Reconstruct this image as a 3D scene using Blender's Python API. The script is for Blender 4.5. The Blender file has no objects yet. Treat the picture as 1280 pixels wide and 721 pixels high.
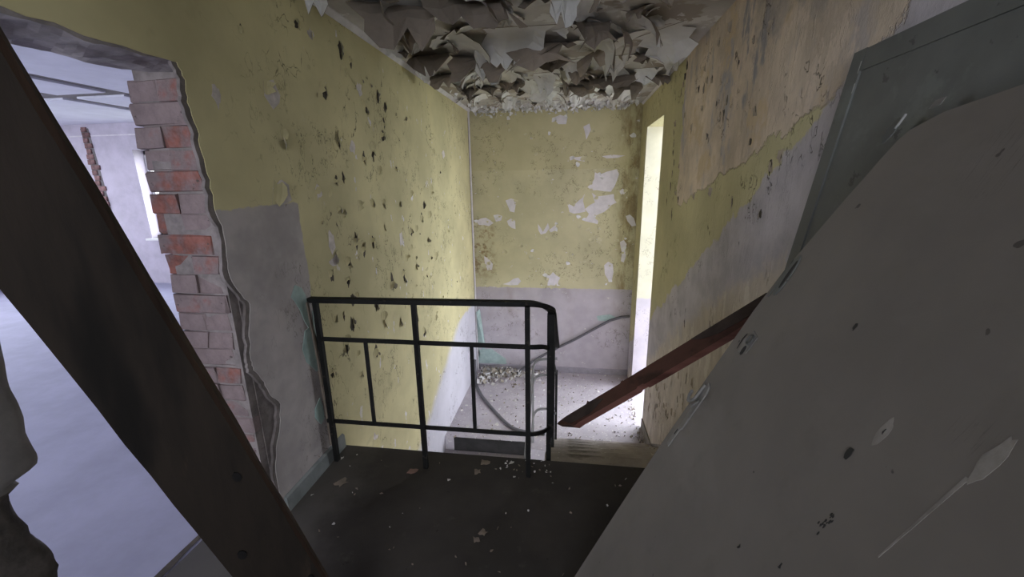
import bpy, bmesh, math, random
from mathutils import Vector, Matrix, noise
SC = bpy.context.scene
COL = SC.collection
R = random.Random(7)
PI = math.pi

# ------------------------------------------------------------------ camera, sky, exposure
CAM_H = 1.466
cam = bpy.data.cameras.new('camera'); cam.sensor_width = 36; cam.lens = 36*512.46/1280; cam.clip_start = .02
co = bpy.data.objects.new('camera', cam); COL.objects.link(co); SC.camera = co
th, ps, ro = .2503, .1421, -.0153
fwd = Vector((-math.sin(ps)*math.cos(th), math.cos(ps)*math.cos(th), -math.sin(th)))
rt = Vector((math.cos(ps), math.sin(ps), 0)); up = rt.cross(fwd)
r2 = math.cos(ro)*rt + math.sin(ro)*up; u2 = -math.sin(ro)*rt + math.cos(ro)*up
co.matrix_world = Matrix(((r2.x, u2.x, -fwd.x, 0), (r2.y, u2.y, -fwd.y, 0), (r2.z, u2.z, -fwd.z, CAM_H), (0, 0, 0, 1)))

w = bpy.data.worlds.new('overcast_sky'); SC.world = w; w.use_nodes = True
bg = w.node_tree.nodes['Background']; bg.inputs[0].default_value = (.86, .91, 1, 1); bg.inputs[1].default_value = 7.0
vs = SC.view_settings; vs.view_transform = 'Standard'; vs.look = 'None'; vs.gamma = 1; vs.use_curve_mapping = False
vs.exposure = 0.88
SC.cycles.max_bounces = 14; SC.cycles.diffuse_bounces = 10
SC.cycles.sample_clamp_indirect = 6

def portal(loc, sx, sy, rot):
    l = bpy.data.lights.new('window_light', 'AREA'); l.shape = 'RECTANGLE'; l.size = sx; l.size_y = sy
    l.cycles.is_portal = True
    o = bpy.data.objects.new('window_light', l); COL.objects.link(o); o.location = loc; o.rotation_euler = rot

# ------------------------------------------------------------------ measures (metres)
WL, WR, YE, ZF, ZC = -1.281, .826, 5.387, -1.137, 2.3665   # left wall, right wall, end wall, lower landing, ceiling
WT = .24                                                    # wall thickness
YB = -1.9                                                   # back of the upper landing
RISE, RUN, Y0 = .1624, .27, 1.955

# ------------------------------------------------------------------ helpers
def mesh_of(name, verts, faces, mats=(), idx=None, smooth=False):
    me = bpy.data.meshes.new(name); me.from_pydata([tuple(v) for v in verts], [], faces)
    for m in mats: me.materials.append(m)
    if idx: me.polygons.foreach_set('material_index', idx)
    if smooth: me.polygons.foreach_set('use_smooth', [True]*len(me.polygons))
    me.update(); return me
def link(name, me, parent=None):
    o = bpy.data.objects.new(name, me); COL.objects.link(o)
    if parent: o.parent = parent
    return o
def struct(o): o['kind'] = 'structure'; return o
def stuff(o): o['kind'] = 'stuff'; return o
def tag(o, label, cat, group=None):
    o['label'] = label; o['category'] = cat
    if group: o['group'] = group
    return o
def empty(name, loc=(0, 0, 0)):
    o = bpy.data.objects.new(name, None); COL.objects.link(o); o.location = loc; o.empty_display_size = .1; return o
def keep(o, parent):
    """parent without moving (parents here are only translated)"""
    o.parent = parent; o.matrix_parent_inverse = Matrix.Translation(parent.location).inverted(); return o

class MB:
    def __init__(s): s.v = []; s.f = []; s.mi = []
    def add(s, vs, fs, mi=0):
        b = len(s.v); s.v += [Vector(v) for v in vs]; s.f += [tuple(b+i for i in f) for f in fs]; s.mi += [mi]*len(fs); return s
    def box(s, a, b, mi=0):
        x0, y0, z0 = a; x1, y1, z1 = b
        return s.add([(x0,y0,z0),(x1,y0,z0),(x1,y1,z0),(x0,y1,z0),(x0,y0,z1),(x1,y0,z1),(x1,y1,z1),(x0,y1,z1)],
                     [(0,3,2,1),(4,5,6,7),(0,1,5,4),(1,2,6,5),(2,3,7,6),(3,0,4,7)], mi)
    def sweep(s, pts, w, h, upv=(0, 0, 1), mi=0, n=4, taper=None):
        """rectangular (n=4) or round section along a polyline; w across, h along upv"""
        pts = [Vector(p) for p in pts]; rings = []; U = Vector(upv)
        for i, p in enumerate(pts):
            d = (pts[min(i+1, len(pts)-1)] - pts[max(i-1, 0)]).normalized()
            a = d.cross(U)
            if a.length < 1e-4: a = d.cross(Vector((0, 1, 0)))
            a.normalize(); b = a.cross(d).normalized()
            k = 1 if taper is None else taper[i]
            if n == 4: ring = [p + a*sx*w*k/2 + b*sy*h*k/2 for sx, sy in ((-1,-1),(1,-1),(1,1),(-1,1))]
            else: ring = [p + a*math.cos(2*PI*j/n)*w*k/2 + b*math.sin(2*PI*j/n)*h*k/2 for j in range(n)]
            rings.append(ring)
        vs = [v for r in rings for v in r]; fs = []
        for i in range(len(rings)-1):
            for j in range(n): fs.append((i*n+j, i*n+(j+1) % n, (i+1)*n+(j+1) % n, (i+1)*n+j))
        fs.append(tuple(range(n))[::-1]); fs.append(tuple((len(rings)-1)*n+j for j in range(n)))
        return s.add(vs, fs, mi)
    def prism(s, poly, off, mi=0):
        """polygon (list of 3D points) extruded by the vector off"""
        P = [Vector(p) for p in poly]; n = len(P); o = Vector(off)
        fs = [tuple(range(n)), tuple(range(2*n-1, n-1, -1))] + [(i, n+i, n+(i+1) % n, (i+1) % n) for i in range(n)]
        return s.add(P + [p+o for p in P], fs, mi)
    def build(s, name, mats, parent=None, smooth=False, bevel=0):
        if not isinstance(mats, (list, tuple)): mats = [mats]
        me = mesh_of(name, s.v, s.f, mats, s.mi, smooth)
        bm = bmesh.new(); bm.from_mesh(me); bmesh.ops.recalc_face_normals(bm, faces=bm.faces)
        if bevel: bmesh.ops.bevel(bm, geom=bm.edges[:], offset=bevel, segments=1, affect='EDGES', clamp_overlap=True)
        bm.to_mesh(me); bm.free()
        o = link(name, me)
        if parent: keep(o, parent)
        return o
def fillet(pts, r, n=5):
    pts = [Vector(p) for p in pts]; out = [pts[0]]
    for a, b, c in zip(pts, pts[1:], pts[2:]):
        d1 = (a-b); d2 = (c-b); k = min(r, d1.length*.49, d2.length*.49); p = b+d1.normalized()*k; q = b+d2.normalized()*k
        for i in range(n+1):
            t = i/n; out.append((1-t)**2*p + 2*t*(1-t)*b + t*t*q)
    return out + [pts[-1]]

# ------------------------------------------------------------------ materials
class Mat:
    def __init__(s, name, rough=.85, spec=.3, metal=0):
        s.m = bpy.data.materials.new(name); s.m.use_nodes = True; s.t = s.m.node_tree; s.n = s.t.nodes
        s.b = s.n['Principled BSDF']; s.b.inputs['Roughness'].default_value = rough
        s.b.inputs['Specular IOR Level'].default_value = spec; s.b.inputs['Metallic'].default_value = metal
        tc = s.n.new('ShaderNodeTexCoord'); s.P = tc.outputs['Object']
        sp = s.n.new('ShaderNodeSeparateXYZ'); s.t.links.new(s.P, sp.inputs[0]); s.x, s.y, s.z = sp.outputs
    def put(s, sock, v):
        if hasattr(v, 'node'): s.t.links.new(v, sock)
        else: sock.default_value = v
    def math(s, op, a, b=0.0, c=0.0, clamp=False):
        n = s.n.new('ShaderNodeMath'); n.operation = op; n.use_clamp = clamp
        s.put(n.inputs[0], a); s.put(n.inputs[1], b); s.put(n.inputs[2], c); return n.outputs[0]
    def lin(s, *terms):
        """sum of (socket, coefficient) and constants"""
        acc = None
        for t in terms:
            v = s.math('MULTIPLY', t[0], t[1]) if isinstance(t, tuple) else t
            acc = v if acc is None else s.math('ADD', acc, v)
        return acc
    def noise(s, scale, detail=4, rough=.6, stretch=None, off=0, dist=0):
        mp = s.n.new('ShaderNodeMapping'); s.t.links.new(s.P, mp.inputs[0]); mp.inputs['Location'].default_value = (off, off*.7, off*1.3)
        if stretch: mp.inputs['Scale'].default_value = stretch
        n = s.n.new('ShaderNodeTexNoise'); s.t.links.new(mp.outputs[0], n.inputs['Vector'])
        n.inputs['Scale'].default_value = scale; n.inputs['Detail'].default_value = detail; n.inputs['Roughness'].default_value = rough
        n.inputs['Distortion'].default_value = dist
        return n.outputs['Fac']
    def voro(s, scale, feature='DISTANCE_TO_EDGE', stretch=None, warp=.0, out='Distance'):
        mp = s.n.new('ShaderNodeMapping'); s.t.links.new(s.P, mp.inputs[0])
        if stretch: mp.inputs['Scale'].default_value = stretch
        vec = mp.outputs[0]
        if warp:
            nz = s.n.new('ShaderNodeTexNoise'); nz.inputs['Scale'].default_value = scale*1.3; nz.inputs['Detail'].default_value = 3
            s.t.links.new(vec, nz.inputs['Vector'])
            vm = s.n.new('ShaderNodeVectorMath'); vm.operation = 'MULTIPLY_ADD'
            s.t.links.new(nz.outputs['Color'], vm.inputs[0]); vm.inputs[1].default_value = (warp,)*3; s.t.links.new(vec, vm.inputs[2]); vec = vm.outputs[0]
        v = s.n.new('ShaderNodeTexVoronoi'); v.feature = feature; v.inputs['Scale'].default_value = scale
        s.t.links.new(vec, v.inputs['Vector']); return v.outputs[out]
    def step(s, v, lo, hi):
        n = s.n.new('ShaderNodeMapRange'); n.interpolation_type = 'SMOOTHSTEP'
        s.put(n.inputs[0], v); n.inputs[1].default_value = lo; n.inputs[2].default_value = hi; return n.outputs[0]
    def mix(s, fac, a, b, mode='MIX'):
        n = s.n.new('ShaderNodeMix'); n.data_type = 'RGBA'; n.blend_type = mode
        s.put(n.inputs[0], fac); 
        for k, v in ((6, a), (7, b)):
            s.put(n.inputs[k], v if hasattr(v, 'node') else (*v, 1) if len(v) == 3 else v)
        return n.outputs[2]
    def tone(s, col, amount, f):
        """vary a colour around itself by the 0-1 field f"""
        a = tuple(c*(1-amount) for c in col); b = tuple(min(1, c*(1+amount)) for c in col)
        return s.mix(s.step(f, .28, .72), a, b)
    def rand(s):
        n = s.n.new('ShaderNodeObjectInfo'); return n.outputs['Random']
    def done(s, col, bump=None, strength=.3, dist=.01, rough=None):
        s.put(s.b.inputs['Base Color'], col if hasattr(col, 'node') else (*col, 1))
        if bump is not None:
            n = s.n.new('ShaderNodeBump'); n.inputs['Strength'].default_value = strength; n.inputs['Distance'].default_value = dist
            s.put(n.inputs['Height'], bump); s.t.links.new(n.outputs[0], s.b.inputs['Normal'])
        if rough is not None: s.put(s.b.inputs['Roughness'], rough)
        return s.m

YEL = (.53, .475, .275); LIL = (.42, .38, .375); WHT = (.62, .59, .60); TAN = (.40, .315, .23)

def cracks(m, dens, scale=9, stretch=(1, 1, .55), wd=.02, off=0):
    """broken network of short dark cracks: 0-1"""
    e = m.voro(scale, stretch=stretch, warp=.25)
    line = m.math('SUBTRACT', 1, m.step(e, wd*.4, wd))
    gate = m.step(m.noise(2.3, 2, .5, off=off), .62-dens, .70-dens)
    gate2 = m.step(m.noise(11, 2, .5, off=off+5), .47, .57)
    return m.math('MULTIPLY', m.math('MULTIPLY', line, gate), gate2)

def mat_left():
    m = Mat('yellow_paint_left', .8)
    nz = m.noise(1.6, 5); fine = m.noise(22, 4); edge = m.noise(9, 5, .65)
    yel = m.tone(YEL, .16, nz); yel = m.mix(m.step(m.noise(5, 4, off=3), .58, .75), yel, tuple(c*.86 for c in YEL))
    lil = m.tone(LIL, .15, m.noise(6, 6)); lil = m.mix(m.step(m.noise(3, 4, off=8), .5, .7), lil, (.33, .30, .30))
    ed = m.lin((edge, .10), -.05)
    a = m.step(m.lin((m.y, -1.0), 1.825, (edge, .05), -.025), -.004, .004)            # near the opening
    b = m.step(m.lin((m.z, -1.0), 1.39, (edge, .05), -.025), -.004, .004)
    upper = m.math('MULTIPLY', a, b)
    c1 = m.step(m.lin((m.z, -1.0), -.10, ed), -.02, .02)
    c2 = m.step(m.lin((m.z, -1.0), (m.y, .48), -.80-.48*3.03, ed), -.09, .09)
    low = m.math('MULTIPLY', c1, c2)
    col = m.mix(upper, yel, lil)
    col = m.mix(low, col, m.tone((.50, .48, .53), .1, nz))
    # small losses of paint showing pale undercoat
    loss = m.math('MULTIPLY', m.step(m.noise(13, 5, .6, (1, 1, .6), off=2), .665, .68), m.step(m.y, 1.9, 2.3))
    col = m.mix(loss, col, m.tone(WHT, .15, fine))
    ck = cracks(m, .12, 8)
    ck2 = cracks(m, .10, 17, (1, 1, .4), .035, 4)
    ckk = m.math('MULTIPLY', m.math('MAXIMUM', ck, ck2), m.step(m.y, 1.3, 2.1))
    col = m.mix(m.math('MULTIPLY', ckk, .85), col, (.055, .045, .03))
    h = m.lin((nz, .5), (fine, .08), (loss, -.35), (ckk, -.5), (m.noise(60, 3), .04))
    return m.done(col, h, .35, .012)

def mat_end():
    m = Mat('yellow_paint_end', .8)
    nz = m.noise(1.8, 5); fine = m.noise(24, 4); edge = m.noise(10, 5, .65)
    yel = m.tone((.48, .445, .28), .12, nz)
    yel = m.mix(m.math('MULTIPLY', m.step(m.z, 1.62, 1.64), .30), yel, (.40, .35, .18))
    # old brown runs near the right hand corner
    st = m.math('MULTIPLY', m.step(m.lin((m.x, 1.0), (m.noise(6, 4, .6, (1, 1, .3)), .25), -.12), .50, .72), m.step(m.noise(9, 5, .7, (1, 1, .35), off=4), .38, .62))
    yel = m.mix(m.math('MULTIPLY', st, .75), yel, (.20, .135, .06))
    st2 = m.math('MULTIPLY', m.step(m.lin((m.x, -1.0), (edge, .4)), 1.12, 1.32), m.step(m.math('ABSOLUTE', m.lin(m.z, -.62)), .5, .2))
    yel = m.mix(m.math('MULTIPLY', st2, m.step(m.noise(14, 5, .7, off=9), .45, .6)), yel, (.27, .20, .11))
    lil = m.tone((.40, .365, .39), .1, m.noise(4, 5))
    lil = m.mix(m.step(m.noise(2.2, 4, off=6, stretch=(1, 1, .5)), .52, .7), lil, (.34, .30, .30))
    col = m.mix(m.step(m.lin((m.z, -1.0), .085, (edge, .05), -.02), -.006, .006), yel, lil)
    loss = m.step(m.noise(15, 5, .65, off=2), .665, .68)
    col = m.mix(loss, col, (.58, .55, .52))
    ck = cracks(m, .14, 13, (1, 1, .8), .035, 2)
    col = m.mix(m.math('MULTIPLY', ck, .75), col, (.10, .08, .05))
    h = m.lin((nz, .5), (fine, .1), (loss, -.4), (ck, -.6), (m.noise(60, 3), .05))
    return m.done(col, h, .4, .012)

def mat_right():
    m = Mat('scraped_plaster_right', .88)
    nz = m.noise(1.5, 5); fine = m.noise(26, 4); edge = m.noise(5, 6, .65)
    yel = m.tone((.50, .46, .27), .14, nz)
    tan = m.tone((.61, .51, .405), .22, m.noise(3.2, 6, .65, (1, 1, .6)))
    tan = m.mix(m.step(m.noise(5, 5, .65, (1, 1, .45), off=5), .52, .66), tan, (.46, .41, .38))
    tan = m.mix(m.step(m.noise(4, 5, .65, (1, 1.2, .4), off=11), .60, .66), tan, (.33, .31, .315))
    tan = m.mix(m.math('MULTIPLY', m.step(m.noise(6, 6, .75, (1, 1, .6), off=25), .54, .60), .7), tan, (.66, .55, .45))
    tan = m.mix(m.step(m.noise(2.2, 5, .7, (1, 1, .5), off=31), .58, .66), tan, (.40, .375, .385))
    tan = m.mix(m.step(m.noise(3, 5, .6, off=15), .57, .66), tan, (.58, .46, .31))
    # grey cement smear high up near the doorway end
    g = m.math('MULTIPLY', m.step(m.lin((m.z, 1.0), (edge, .7), -2.42), -.05, .06), m.step(m.lin((m.y, -1.0), (edge, 1.1), 1.65), -.15, .12))
    tan = m.mix(m.math('MULTIPLY', g, .65), tan, m.tone((.34, .31, .29), .15, fine))
    lil = m.tone((.46, .43, .455), .16, m.noise(5, 6))
    scr = m.tone((.50, .44, .375), .14, m.noise(8, 6, .7, (1, 1, .5)))
    fl = m.step(m.noise(15, 5, .7, (1, 1, .25), off=3), .56, .60)
    scr = m.mix(m.math('MULTIPLY', fl, .7), scr, (.66, .61, .53))
    scr = m.mix(m.math('MULTIPLY', m.step(m.noise(13, 5, .7, (1, 1, .25), off=13), .62, .66), .8), scr, (.20, .17, .14))
    ed = m.lin((edge, .30), -.15)
    dado = m.step(m.lin((m.z, -1.0), (m.y, -.62), 1.07+.62*2.59, ed), -.012, .012)      # below the sloping line
    low = m.step(m.lin((m.z, -1.0), (m.y, -.62), .66+.62*2.59, (edge, .5), -.25), -.08, .08)
    istan = m.math('MULTIPLY', m.step(m.lin((m.y, -1.0), 3.46, (edge, .3), -.15), -.008, .008), m.step(m.lin((m.z, 1.0), (m.y, .235), -2.08, (edge, .20), -.10), -.008, .008))
    col = m.mix(istan, yel, tan)
    under = m.mix(low, lil, scr)
    col = m.mix(dado, col, under)
    near = m.step(m.lin((m.y, -1.0), 1.70, (edge, .3), -.15), -.01, .01)
    lowz = m.step(m.lin((m.z, -1.0), 1.44, (edge, .5), -.25), -.03, .03)
    col = m.mix(m.math('MULTIPLY', near, lowz), col, lil)
    nick = m.step(m.noise(9, 4, .6, (1, 1.3, .5), off=7), .69, .71)
    nick = m.math('MAXIMUM', nick, cracks(m, .08, 12, (1, 1, .5), .035, 6))
    col = m.mix(m.math('MULTIPLY', nick, .8), col, (.07, .055, .045))
    step_ = m.math('MULTIPLY', istan, m.math('SUBTRACT', 1, dado))
    h = m.lin((nz, .6), (m.noise(7, 6, .65, (1, 1, .6)), .45), (fine, .15), (step_, -.5), (nick, -.5), (fl, .12), (m.noise(14, 6, .7, (1, 1, .5), off=21), .3))
    return m.done(col, h, .75, .02)

def mat_ceiling():
    m = Mat('ceiling_undercoat', .9)
    nz = m.noise(3, 5)
    col = m.tone((.46, .435, .415), .16, nz)
    col = m.mix(m.step(m.noise(2.6, 4, .55, off=3), .54, .57), col, (.33, .29, .255))
    col = m.mix(m.step(m.noise(4, 5, .6, off=9), .60, .62), col, (.60, .585, .57))
    return m.done(col, m.lin((nz, .5), (m.noise(30, 3), .1)), .3, .01)

def simple(name, col, amt=.12, scale=6, rough=.85, spec=.3, metal=0, bump=.15, stretch=None, per=0):
    m = Mat(name, rough, spec, metal)
    c = m.tone(col, amt, m.noise(scale, 6, .62, stretch))
    if per: c = m.mix(m.rand(), c, m.tone(tuple(k*(1-per) for k in col), amt, m.noise(scale, 5)))
    return m.done(c, m.lin((m.noise(scale*4, 4, .6, stretch), .3), (m.noise(scale*.7, 3), .5)), bump, .01)

def mat_brick():
    m = Mat('limewashed_brick', .92)
    red = m.tone((.17, .066, .052), .35, m.noise(20, 4))
    lime = m.tone((.165, .125, .125), .22, m.noise(9, 6, .7))
    r = m.rand()
    f = m.step(m.lin((m.noise(7, 5, .65), .9), (r, .44), -.14), .66, .84)
    col = m.mix(f, lime, red)
    col = m.mix(m.step(m.noise(18, 4, .6, off=6), .66, .72), col, (.07, .055, .05))
    return m.done(col, m.lin((m.noise(16, 6), .6), (m.noise(70, 3), .2)), .6, .012)

def mat_slab():
    m = Mat('smooth_precast_concrete', .75, .35)
    nz = m.noise(2.2, 6)
    col = m.tone((.178, .160, .143), .12, nz)
    col = m.mix(m.math('MULTIPLY', m.step(m.noise(3, 5, .6, (1, .5, 1.2), off=3), .52, .68), .55), col, (.225, .206, .19))
    col = m.mix(m.math('MULTIPLY', m.step(m.noise(5, 5, .65, off=13), .55, .72), .6), col, (.145, .13, .115))
    # fine scratches running up the slope and small tar specks
    s1 = m.noise(30, 2, .5, (.2, 6, .2), off=2); 
    sc = m.math('MULTIPLY', m.step(m.math('ABSOLUTE', m.lin(s1, -.5)), .012, .004), m.step(m.noise(3, 2, off=4), .6, .66))
    col = m.mix(m.math('MULTIPLY', sc, .5), col, (.09, .08, .075))
    sp = m.step(m.noise(34, 2, .4, off=8), .765, .79)
    col = m.mix(m.math('MULTIPLY', sp, .8), col, (.05, .045, .04))
    return m.done(col, m.lin((nz, .3), (m.noise(40, 4), .06), (sp, -.2)), .22, .008, None)

def mat_floor():
    m = Mat('dark_dusty_linoleum', .8, .25)
    nz = m.noise(2.4, 6)
    col = m.tone((.047, .041, .0375), .22, nz)
    col = m.mix(m.step(m.noise(9, 5, .7, off=4), .6, .75), col, (.066, .058, .052))
    col = m.mix(m.step(m.noise(26, 4, .6, off=9), .70, .74), col, (.028, .025, .022))
    # paler plaster dust along the wall side
    d = m.step(m.lin((m.x, -1.0), (m.noise(4, 5), .6)), 1.22, 1.5)
    col = m.mix(m.math('MULTIPLY', d, .5), col, (.12, .11, .10))
    return m.done(col, m.lin((nz, .3), (m.noise(45, 4), .12)), .3, .01)

def mat_land():
    m = Mat('pale_dusty_concrete_landing', .85)
    nz = m.noise(3, 6)
    col = m.tone((.39, .355, .385), .13, nz)
    col = m.mix(m.step(m.noise(45, 3, .6, off=3), .63, .66), col, (.55, .52, .50))
    col = m.mix(m.step(m.noise(30, 3, .6, off=6), .66, .70), col, (.17, .145, .13))
    return m.done(col, m.lin((nz, .3), (m.noise(40, 4), .25)), .35, .012)

def mat_step():
    m = Mat('worn_concrete_step', .85)
    col = m.tone((.36, .325, .31), .2, m.noise(5, 6, .65))
    col = m.mix(m.step(m.noise(38, 3, .6, off=3), .64, .68), col, (.50, .47, .44))
    col = m.mix(m.step(m.noise(6, 5, .65, (.4, 1, 1), off=8), .55, .72), col, (.13, .115, .10))
    return m.done(col, m.lin((m.noise(25, 5), .4)), .4, .012)

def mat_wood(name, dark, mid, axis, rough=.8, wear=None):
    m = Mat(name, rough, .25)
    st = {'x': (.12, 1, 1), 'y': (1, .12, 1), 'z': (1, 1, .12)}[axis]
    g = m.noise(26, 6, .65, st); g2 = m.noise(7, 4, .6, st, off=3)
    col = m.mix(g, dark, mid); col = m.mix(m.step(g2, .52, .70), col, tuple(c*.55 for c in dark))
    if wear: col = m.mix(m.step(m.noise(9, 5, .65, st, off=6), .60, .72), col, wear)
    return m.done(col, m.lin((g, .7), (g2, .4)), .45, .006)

def mat_bars():
    m = Mat('black_painted_steel', .7, .18)
    col = m.tone((.013, .0125, .012), .3, m.noise(12, 4))
    col = m.mix(m.step(m.noise(24, 4, .6, off=2), .62, .68), col, (.04, .034, .028))
    return m.done(col, m.noise(50, 3), .2, .004)

def mat_leaf():
    m = Mat('grey_green_sheet_metal', .6, .4)
    nz = m.noise(4, 6, .6)
    col = m.tone((.118, .122, .115), .16, nz)
    col = m.mix(m.step(m.noise(6, 5, .65, off=3), .57, .68), col, (.15, .16, .15))
    col = m.mix(m.math('MULTIPLY', m.step(m.noise(18, 4, .6, off=7), .66, .70), .7), col, (.05, .05, .048))
    return m.done(col, m.lin((nz, .3), (m.noise(30, 3), .1)), .2, .006)

M = dict(left=mat_left(), end=mat_end(), right=mat_right(), ceil=mat_ceiling(), brick=mat_brick(), slab=mat_slab(), floor=mat_floor(),
         land=mat_land(), step=mat_step(), bars=mat_bars(), leaf=mat_leaf(),
         mortar=simple('dirty_mortar', (.17, .145, .14), .3, 14, bump=.6),
         plaster=simple('grey_rough_plaster', (.205, .19, .185), .22, 8, bump=.5),
         dark_rubble=simple('sooty_rubble', (.075, .065, .06), .4, 18, bump=.7),
         lintel=simple('raw_concrete_lintel', (.27, .24, .24), .3, 10, bump=.5),
         white=simple('white_undercoat', (.60, .57, .59), .10, 12), hole=simple('old_coat_and_shade', (.07, .058, .045), .35, 20),
         greyhole=simple('grey_old_coat', (.55, .50, .48), .2, 20),
         teal=simple('old_teal_paint', (.33, .42, .40), .14, 14), 
         base=simple('grey_painted_skirting', (.21, .225, .225), .22, 9, rough=.6),
         baseend=simple('violet_grey_skirting', (.30, .28, .31), .15, 9, rough=.7),
         fl_front=simple('ceiling_paint_face', (.60, .585, .575), .10, 5, per=.18), fl_back=simple('ceiling_paint_back', (.26, .215, .18), .22, 5, per=.35),
         fl_white=simple('bright_paint_face', (.66, .65, .65), .06, 8),
         yfront=simple('yellow_flake_face', (.51, .455, .26), .1, 10), yback=simple('flake_back', (.35, .31, .25), .2, 10),
         chip=simple('fallen_paint_chip', (.62, .59, .56), .12, 12, per=.3), tanchip=simple('fallen_tan_chip', (.23, .185, .15), .2, 12, per=.15),
         redchip=simple('fallen_reddish_chip', (.24, .15, .125), .2, 12),
         smear=simple('pale_plaster_smear', (.245, .225, .205), .2, 30), chase=simple('red_chased_brick', (.23, .13, .125), .5, 14, per=.5), eflake=simple('pale_yellow_flake', (.49, .455, .30), .1, 10),
         side=simple('bluish_side_wall', (.47, .43, .50), .12, 4), sideceil=simple('white_side_ceiling', (.68, .68, .76), .06, 4),
         sidefloor=simple('blue_grey_screed', (.38, .38, .50), .10, 3, rough=.7), joint=simple('open_panel_joint', (.17, .155, .155), .2, 12),
         frame=simple('white_window_frame', (.72, .72, .70), .05, 8, rough=.5), ground=simple('ground_outside', (.16, .17, .12), .2, 1),
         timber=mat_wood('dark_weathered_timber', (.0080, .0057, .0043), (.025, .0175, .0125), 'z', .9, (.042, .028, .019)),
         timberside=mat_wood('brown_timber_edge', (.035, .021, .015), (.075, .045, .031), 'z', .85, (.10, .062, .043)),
         red=mat_wood('red_brown_painted_board', (.060, .027, .021), (.098, .043, .033), 'x', .6),
         rededge_lit=mat_wood('red_board_edge_lit', (.20, .082, .064), (.30, .135, .11), 'x', .6),  # lightened red: the light on the board's lower edge is in the colour
         redend=simple('bare_dark_board_end', (.05, .035, .03), .3, 12),
         strip=simple('grey_plastic_handrail_strip', (.10, .095, .105), .15, 12, rough=.6),
         steel=simple('dull_embedded_steel', (.13, .13, .125), .25, 18, rough=.55, metal=.3), rustdark=simple('dark_recess', (.030, .029, .028), .3, 14), black=simple('black_knot', (.004, .003, .003), .3, 14), riser=simple('dark_riser', (.022, .020, .020), .3, 9),
         lightsteel=simple('bright_scratched_steel', (.34, .34, .33), .15, 14, rough=.5), rod=simple('grey_dusty_steel_rod', (.19, .18, .17), .2, 18, rough=.6),
         lightrail=simple('grey_painted_steel', (.19, .185, .19), .2, 14, rough=.55))
def mat_jamb():
    m = Mat('painted_window_jamb', .8); nz = m.noise(4, 5)
    col = m.mix(m.step(m.lin((m.z, -1.0), .06, (m.noise(14, 4), .05)), -.01, .01), m.tone((.60, .59, .44), .08, nz), m.tone((.52, .49, .52), .1, nz))
    ck = cracks(m, .16, 16, (1, 1, .7), .05, 3)
    return m.done(m.mix(m.math('MULTIPLY', ck, .7), col, (.16, .13, .10)), m.lin((nz, .4), (ck, -.5)), .3, .01)
M['jamb'] = mat_jamb()
M['tanflake'] = simple('tan_plaster_flake', (.36, .30, .235), .2, 12)
M['baseright'] = simple('dirty_grey_skirting', (.22, .20, .185), .3, 7)
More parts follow.
